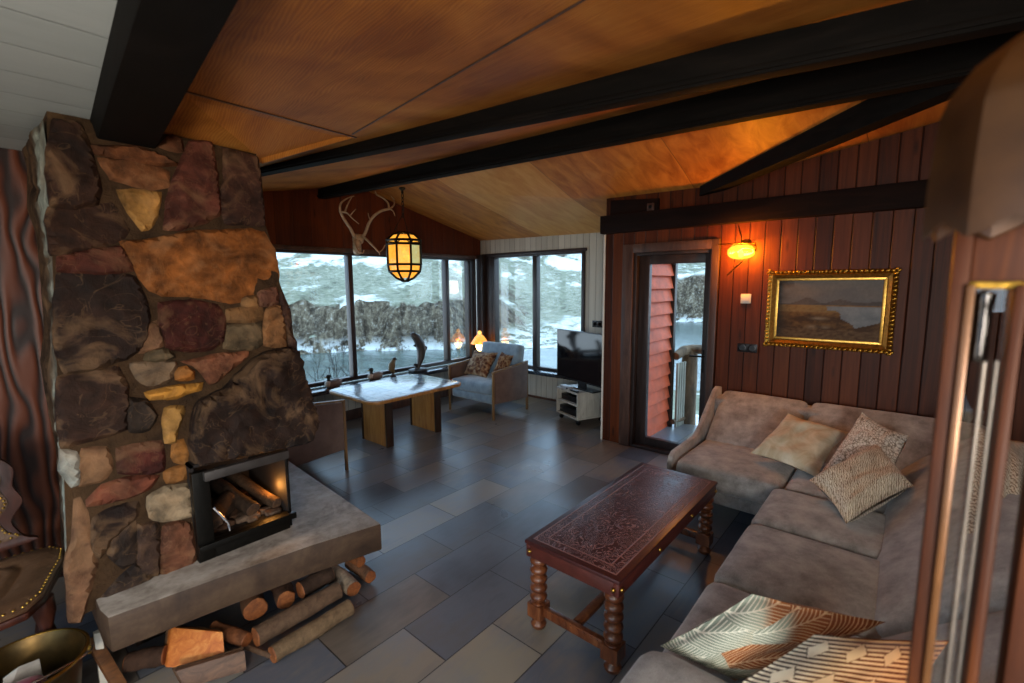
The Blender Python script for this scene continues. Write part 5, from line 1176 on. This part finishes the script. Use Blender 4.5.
# brass bucket
bc_ = onz(22, 668, .27); BX, BY, BR = .015, 2.20, .175
ce = onz(22, 666, .30); BX, BY = ce.x, ce.y
bu = thing('brass_bucket', (BX, BY, 0), 'dull brass bucket with a bail handle at the lower left corner', 'bucket')
bm_ = plain('dull_brass', '#4e3c1e', .38, .85, var=.4, scale=14, bump=.2)
MB().lathe([(.13, 0), (.135, .01), (.165, .27), (.178, .295), (.186, .298), (.186, .304), (.176, .305), (.160, .27), (.128, .02), (0, .015)], (BX, BY, 0), 40).build('body', bm_, bu, smooth=.8)
MB().tube([V((BX+.184*math.cos(a), BY+.184*math.sin(a), .302)) for a in [2*PI*i/40 for i in range(40)]], .006, 8, closed=True).build('rim', M['brass'], bu, smooth=.9)
m = MB(); m.tube([V((BX+.192*math.cos(a), BY-.02-.16*math.sin(a)*.9, .27+.045*math.sin(a))) for a in [PI*i/16 for i in range(17)]], .005, 7); m.build('bail_handle', M['chrome'], bu, smooth=.9)
for s in (1, -1): MB().obox((BX+s*.182, BY, .265), (.006, 0, 0), (0, .02, 0), (0, 0, .025)).build('ear', M['brass'], bu, bevel=.003)
MB().lathe([(.0, .02), (.10, .03), (.13, .10), (.12, .16), (0, .17)], (BX-.02, BY-.03, 0), 16).build('rag_roll', fabric('dark_rag', '#2a2022', '#3a2c2c'), None, smooth=.9) if False else None
o = mono('red_cloth', (BX-.03, BY-.05, .03), MB().soft((BX-.03, BY-.05, .15), (.10, 0, .01), (0, .08, 0), (0, 0, .11), .07, .02, 9, .03), fabric('magenta_cloth', '#6a1f38', '#94304e', 9), 'crumpled magenta cloth stuffed in the brass bucket', 'cloth', smooth=1.2)
o = mono('paper_sheet', (BX+.0, BY+.06, .18), MB().prism([V((BX-.06, BY+.055, .14)), V((BX+.05, BY+.065, .15)), V((BX+.045, BY+.02, .285)), V((BX-.01, BY+.0, .30)), V((BX-.05, BY+.02, .27))], (.001, .003, .001)), plain('grey_paper', '#b8b4ac', .8), 'crumpled pale paper sticking out of the bucket behind the cloth', 'paper')
pp0, pp1 = onz(92, 640, .22), onz(122, 690, .02)
o = mono('kindling_stick', tuple(pp1), MB().bar(pp0+V((0, .02, 0)), pp1, .045, .02), wood('kindling', ['#4a2e1a', '#6e4626', '#8a5c34'], .7, (6, 30, 30), .4), 'flat brown kindling stick leaning beside the bucket', 'kindling', bevel=.004)

# ================================================================== NEAR RIGHT EDGE: GLAZED DIVIDER AND HANGING SHADE
PX = .84
def py(x, y): return onx(x-7, y, PX).y
lac = wood('lacquered_mahogany', ['#2e1407', '#48220c', '#623414'], .5, (20, 20, 2), .08, .2)
zlo = -0.0
edge_y = py(940, 450); wpx = 0
yl0, yl1 = py(960, 450)-.0, py(939, 450)          # left stile
gd = thing('glazed_divider', (PX, yl1, 0), 'out of focus lacquered wooden divider with a glazed slot at the right edge', 'divider')
zh = onx(985, 284, PX).z; ztp = onx(1000, 160, PX).z
MB().box(PX-.012, PX+.022, py(957, 450), yl1, 0, ztp).build('left_stile', lac, gd, bevel=.004)
MB().box(PX-.022, PX-.010, py(963, 450), py(954, 450), 0, zh).build('gilt_bead', plain('gilt_bead', '#6a4422', .3, .3), gd, bevel=.003)
yr0 = py(1012, 450); yr1 = py(998, 450)
MB().box(PX-.03, PX+.02, yr0, yr1, 0, zh).build('right_stile', lac, gd, bevel=.008)
MB().box(PX-.006, PX+.022, py(1085, 450), py(957, 450), zh, ztp).build('header', lac, gd, bevel=.004)
MB().box(PX-.014, PX+.024, py(1085, 450), py(957, 450), zh-.006, zh+.003).build('header_bead', M['gold'], gd, bevel=.002)
MB().box(PX+.004, PX+.007, yr1, py(957, 450), 0, zh).build('pane', glassmat('divider_glass', (.92, .92, .9), 1.0), gd)
MB().box(PX-.03, PX+.02, py(1085, 450), py(1035, 450), 0, zh).build('outer_stile', lac, gd, bevel=.008)
# dark fitting with two bright rods inside the slot
fy = py(979, 450); zt0, zt1 = onx(985, 290, PX).z, onx(985, 362, PX).z
m = MB(); rr2 = (py(972, 330)-py(1000, 330))/2*.72
m.lathe([(.0, 0), (rr2*.9, .002), (rr2, .01), (rr2*.92, .03), (rr2, .05), (rr2*.95, zt0-zt1-.022), (rr2*1.08, zt0-zt1-.016), (rr2*1.08, zt0-zt1-.004), (0, zt0-zt1)], (PX-.012, py(987, 330), zt1), 20)
gf = m.build('dark_fitting', plain('black_gloss', '#120c0a', .12, .3, bump=.1, scale=40, var=.4), gd, smooth=.7)
for dx in (980, 992): MB().tube([V((PX-.012, py(dx, 450), zt1+.004)), V((PX-.012, py(dx, 450), .4))], .0026, 10).build('rod', plain('dull_steel', '#8c8278', .4, .6), gf, smooth=.9)

def bell():
    d = .47; c = EYE+ray(1056, 134)*d                      # centre of the shade
    o = thing('hanging_lamp_shade', tuple(c+V((0, 0, .17))), 'blurred faceted smoky copper lamp shade hanging at the upper right', 'lamp')
    cop = NT('smoky_copper_glass'); n = cop.noise(cop.coord(), 14, 3)
    mt = cop.surf(cop.ramp(n, [(.3, '#352013'), (.7, '#52361f')]), .28, .35, None, .5)
    n = 9; ax = V((-.03, .02, 1)).normalized(); prof = [(r__*.78, z__*.78) for r__, z__ in ((.012, .140), (.045, .130), (.082, .102), (.108, .065), (.116, .04), (.121, -.01), (.124, -.06), (.126, -.105))]
    m = MB(); a = V((1, 0, 0)); a = (a-ax*a.dot(ax)).normalized(); b = ax.cross(a); vs = []
    for r_, z_ in prof:
        for k in range(2*n):
            q = 2*PI*k/(2*n)+.35; rr = r_*(1.0 if k % 2 == 0 else .95); dz = (-.018 if k % 2 == 0 else .0) if z_ < -.08 else 0
            vs.append(c+ax*(z_+dz)+(a*math.cos(q)+b*math.sin(q))*rr)
    k2 = 2*n; L = len(prof); inner = [c+(p-c)*.965 for p in vs]
    fs = [(i*k2+k, i*k2+(k+1) % k2, (i+1)*k2+(k+1) % k2, (i+1)*k2+k) for i in range(L-1) for k in range(k2)]
    m.add(vs+inner, fs+[tuple(x+len(vs) for x in f[::-1]) for f in fs]+[((L-1)*k2+k, (L-1)*k2+(k+1) % k2, len(vs)+(L-1)*k2+(k+1) % k2, len(vs)+(L-1)*k2+k) for k in range(k2)])
    m.build('shade', mt, o, smooth=.35)
    MB().lathe([(.012, .108), (.018, .112), (.018, .118), (.009, .124), (.007, .14), (0, .14)], c, 18, ax).build('cap', M['chrome'], o, smooth=.8)
    cz = P1z(c.x)-c.z
    MB().tube([c+ax*.135, c+ax*.16, V((c.x, c.y, c.z+cz))], .0025, 8).build('cord', M['black'], o, smooth=.9)
    MB().lathe([(.0, -.04), (.022, -.03), (.03, 0), (.02, .035), (.014, .06), (0, .06)], c, 16, ax).build('bulb', plain('opal_bulb', '#d8cdb8', .3), o, smooth=.9)
bell()
SKY, EXPO = 2.4, 0.88

# ================================================================== CAMERA, LIGHT, WORLD
cam = bpy.data.cameras.new('camera'); co = bpy.data.objects.new('camera', cam); COL.objects.link(co)
cam.sensor_width = 36; cam.lens = F/1024*36; cam.clip_start = .02; cam.clip_end = 2000
co.matrix_world = Matrix(((rt.x, up.x, -fw.x, EYE.x), (rt.y, up.y, -fw.y, EYE.y), (rt.z, up.z, -fw.z, EYE.z), (0, 0, 0, 1)))
cam.dof.use_dof = True; cam.dof.focus_distance = 4.2; cam.dof.aperture_fstop = 2.2
S.camera = co

wd = bpy.data.worlds.new('overcast_sky'); S.world = wd; wd.use_nodes = True
nt = wd.node_tree; nt.nodes.clear()
tc = nt.nodes.new('ShaderNodeTexCoord'); sx = nt.nodes.new('ShaderNodeSeparateXYZ'); rp = nt.nodes.new('ShaderNodeValToRGB')
bg = nt.nodes.new('ShaderNodeBackground'); ou = nt.nodes.new('ShaderNodeOutputWorld')
nt.links.new(tc.outputs['Generated'], sx.inputs[0]); nt.links.new(sx.outputs[2], rp.inputs[0]); nt.links.new(rp.outputs[0], bg.inputs[0]); nt.links.new(bg.outputs[0], ou.inputs[0])
rp.color_ramp.elements[0].position = .0; rp.color_ramp.elements[0].color = (.66, .80, .95, 1)
rp.color_ramp.elements[1].position = .22; rp.color_ramp.elements[1].color = (.47, .71, 1.0, 1)
bg.inputs[1].default_value = SKY
def lamp(name, typ, loc, power, color, size=.1, rot=None, **k):
    l = bpy.data.lights.new(name, typ); l.energy = power; l.color = color
    o = bpy.data.objects.new(name, l); COL.objects.link(o); o.location = loc
    if typ == 'POINT': l.shadow_soft_size = size
    if typ == 'AREA': l.size = size; l.shape = 'RECTANGLE'; l.size_y = k.get('sy', size)
    if rot: o.rotation_euler = rot
    return o
def portal(loc, sx, sy, rot):
    o = lamp('window_portal', 'AREA', loc, 1, (1, 1, 1), sx, rot, sy=sy); o.data.cycles.is_portal = True
# portals guide the sky light through the openings of the room
portal(((GX0+GX1)/2, YA+.2, (GZ0+GZ1)/2), GX1-GX0, GZ1-GZ0, (-PI/2, 0, 0))
portal((XB+.2, (BY0+BY1)/2, (BZ0+BZ1)/2), BZ1-BZ0, BY1-BY0, (0, PI/2, 0))
portal((XC+.2, (DY0+DY1)/2, 1.0), 1.9, .75, (0, PI/2, 0))
portal((-3.06, .15, 1.5), 1.5, 4.7, (0, -PI/2, 0))
portal((-.8, -3.06, 1.5), 2.8, 1.5, (PI/2, 0, 0))
# the lamps of the room, the ember glow, then added fill lights
lamp('lantern_bulb', 'POINT', tuple(LANT), 9, (1, .5, .16), .05)
lamp('sconce_bulb', 'POINT', tuple(SCON), 65, (1, .52, .17), .04)
lamp('table_lamp_bulb', 'POINT', tuple(TLAMP), 4, (1, .55, .2), .04)
lamp('ember_glow', 'POINT', (.985, 2.60, .60), .9, (1, .4, .08), .03)
lamp('unseen_fill_light', 'POINT', (-1.3, -1.0, 1.45), 150, (1, .9, .78), .3)  # unseen light added to brighten the room, no fixture here
lamp('unseen_fill_light', 'POINT', (-1.0, 1.3, 1.2), 16, (1, .88, .74), .3)  # weaker added fill, also out of view
lamp('rear_fill_light', 'POINT', (-.6, -2.0, 1.6), 40, (1, .86, .70), .25)  # another unseen fill light, added farther back

S.view_settings.view_transform = 'Standard'; S.view_settings.look = 'None'
S.view_settings.exposure = EXPO; S.view_settings.gamma = 1.0; S.view_settings.use_curve_mapping = False
cy = S.cycles
cy.use_denoising = True
try: cy.denoiser = 'OPENIMAGEDENOISE'
except Exception: pass
cy.max_bounces = 8; cy.diffuse_bounces = 4; cy.glossy_bounces = 4; cy.transparent_max_bounces = 12; cy.transmission_bounces = 6
cy.sample_clamp_indirect = 6.0; cy.caustics_reflective = False; cy.caustics_refractive = False
cy.use_adaptive_sampling = False
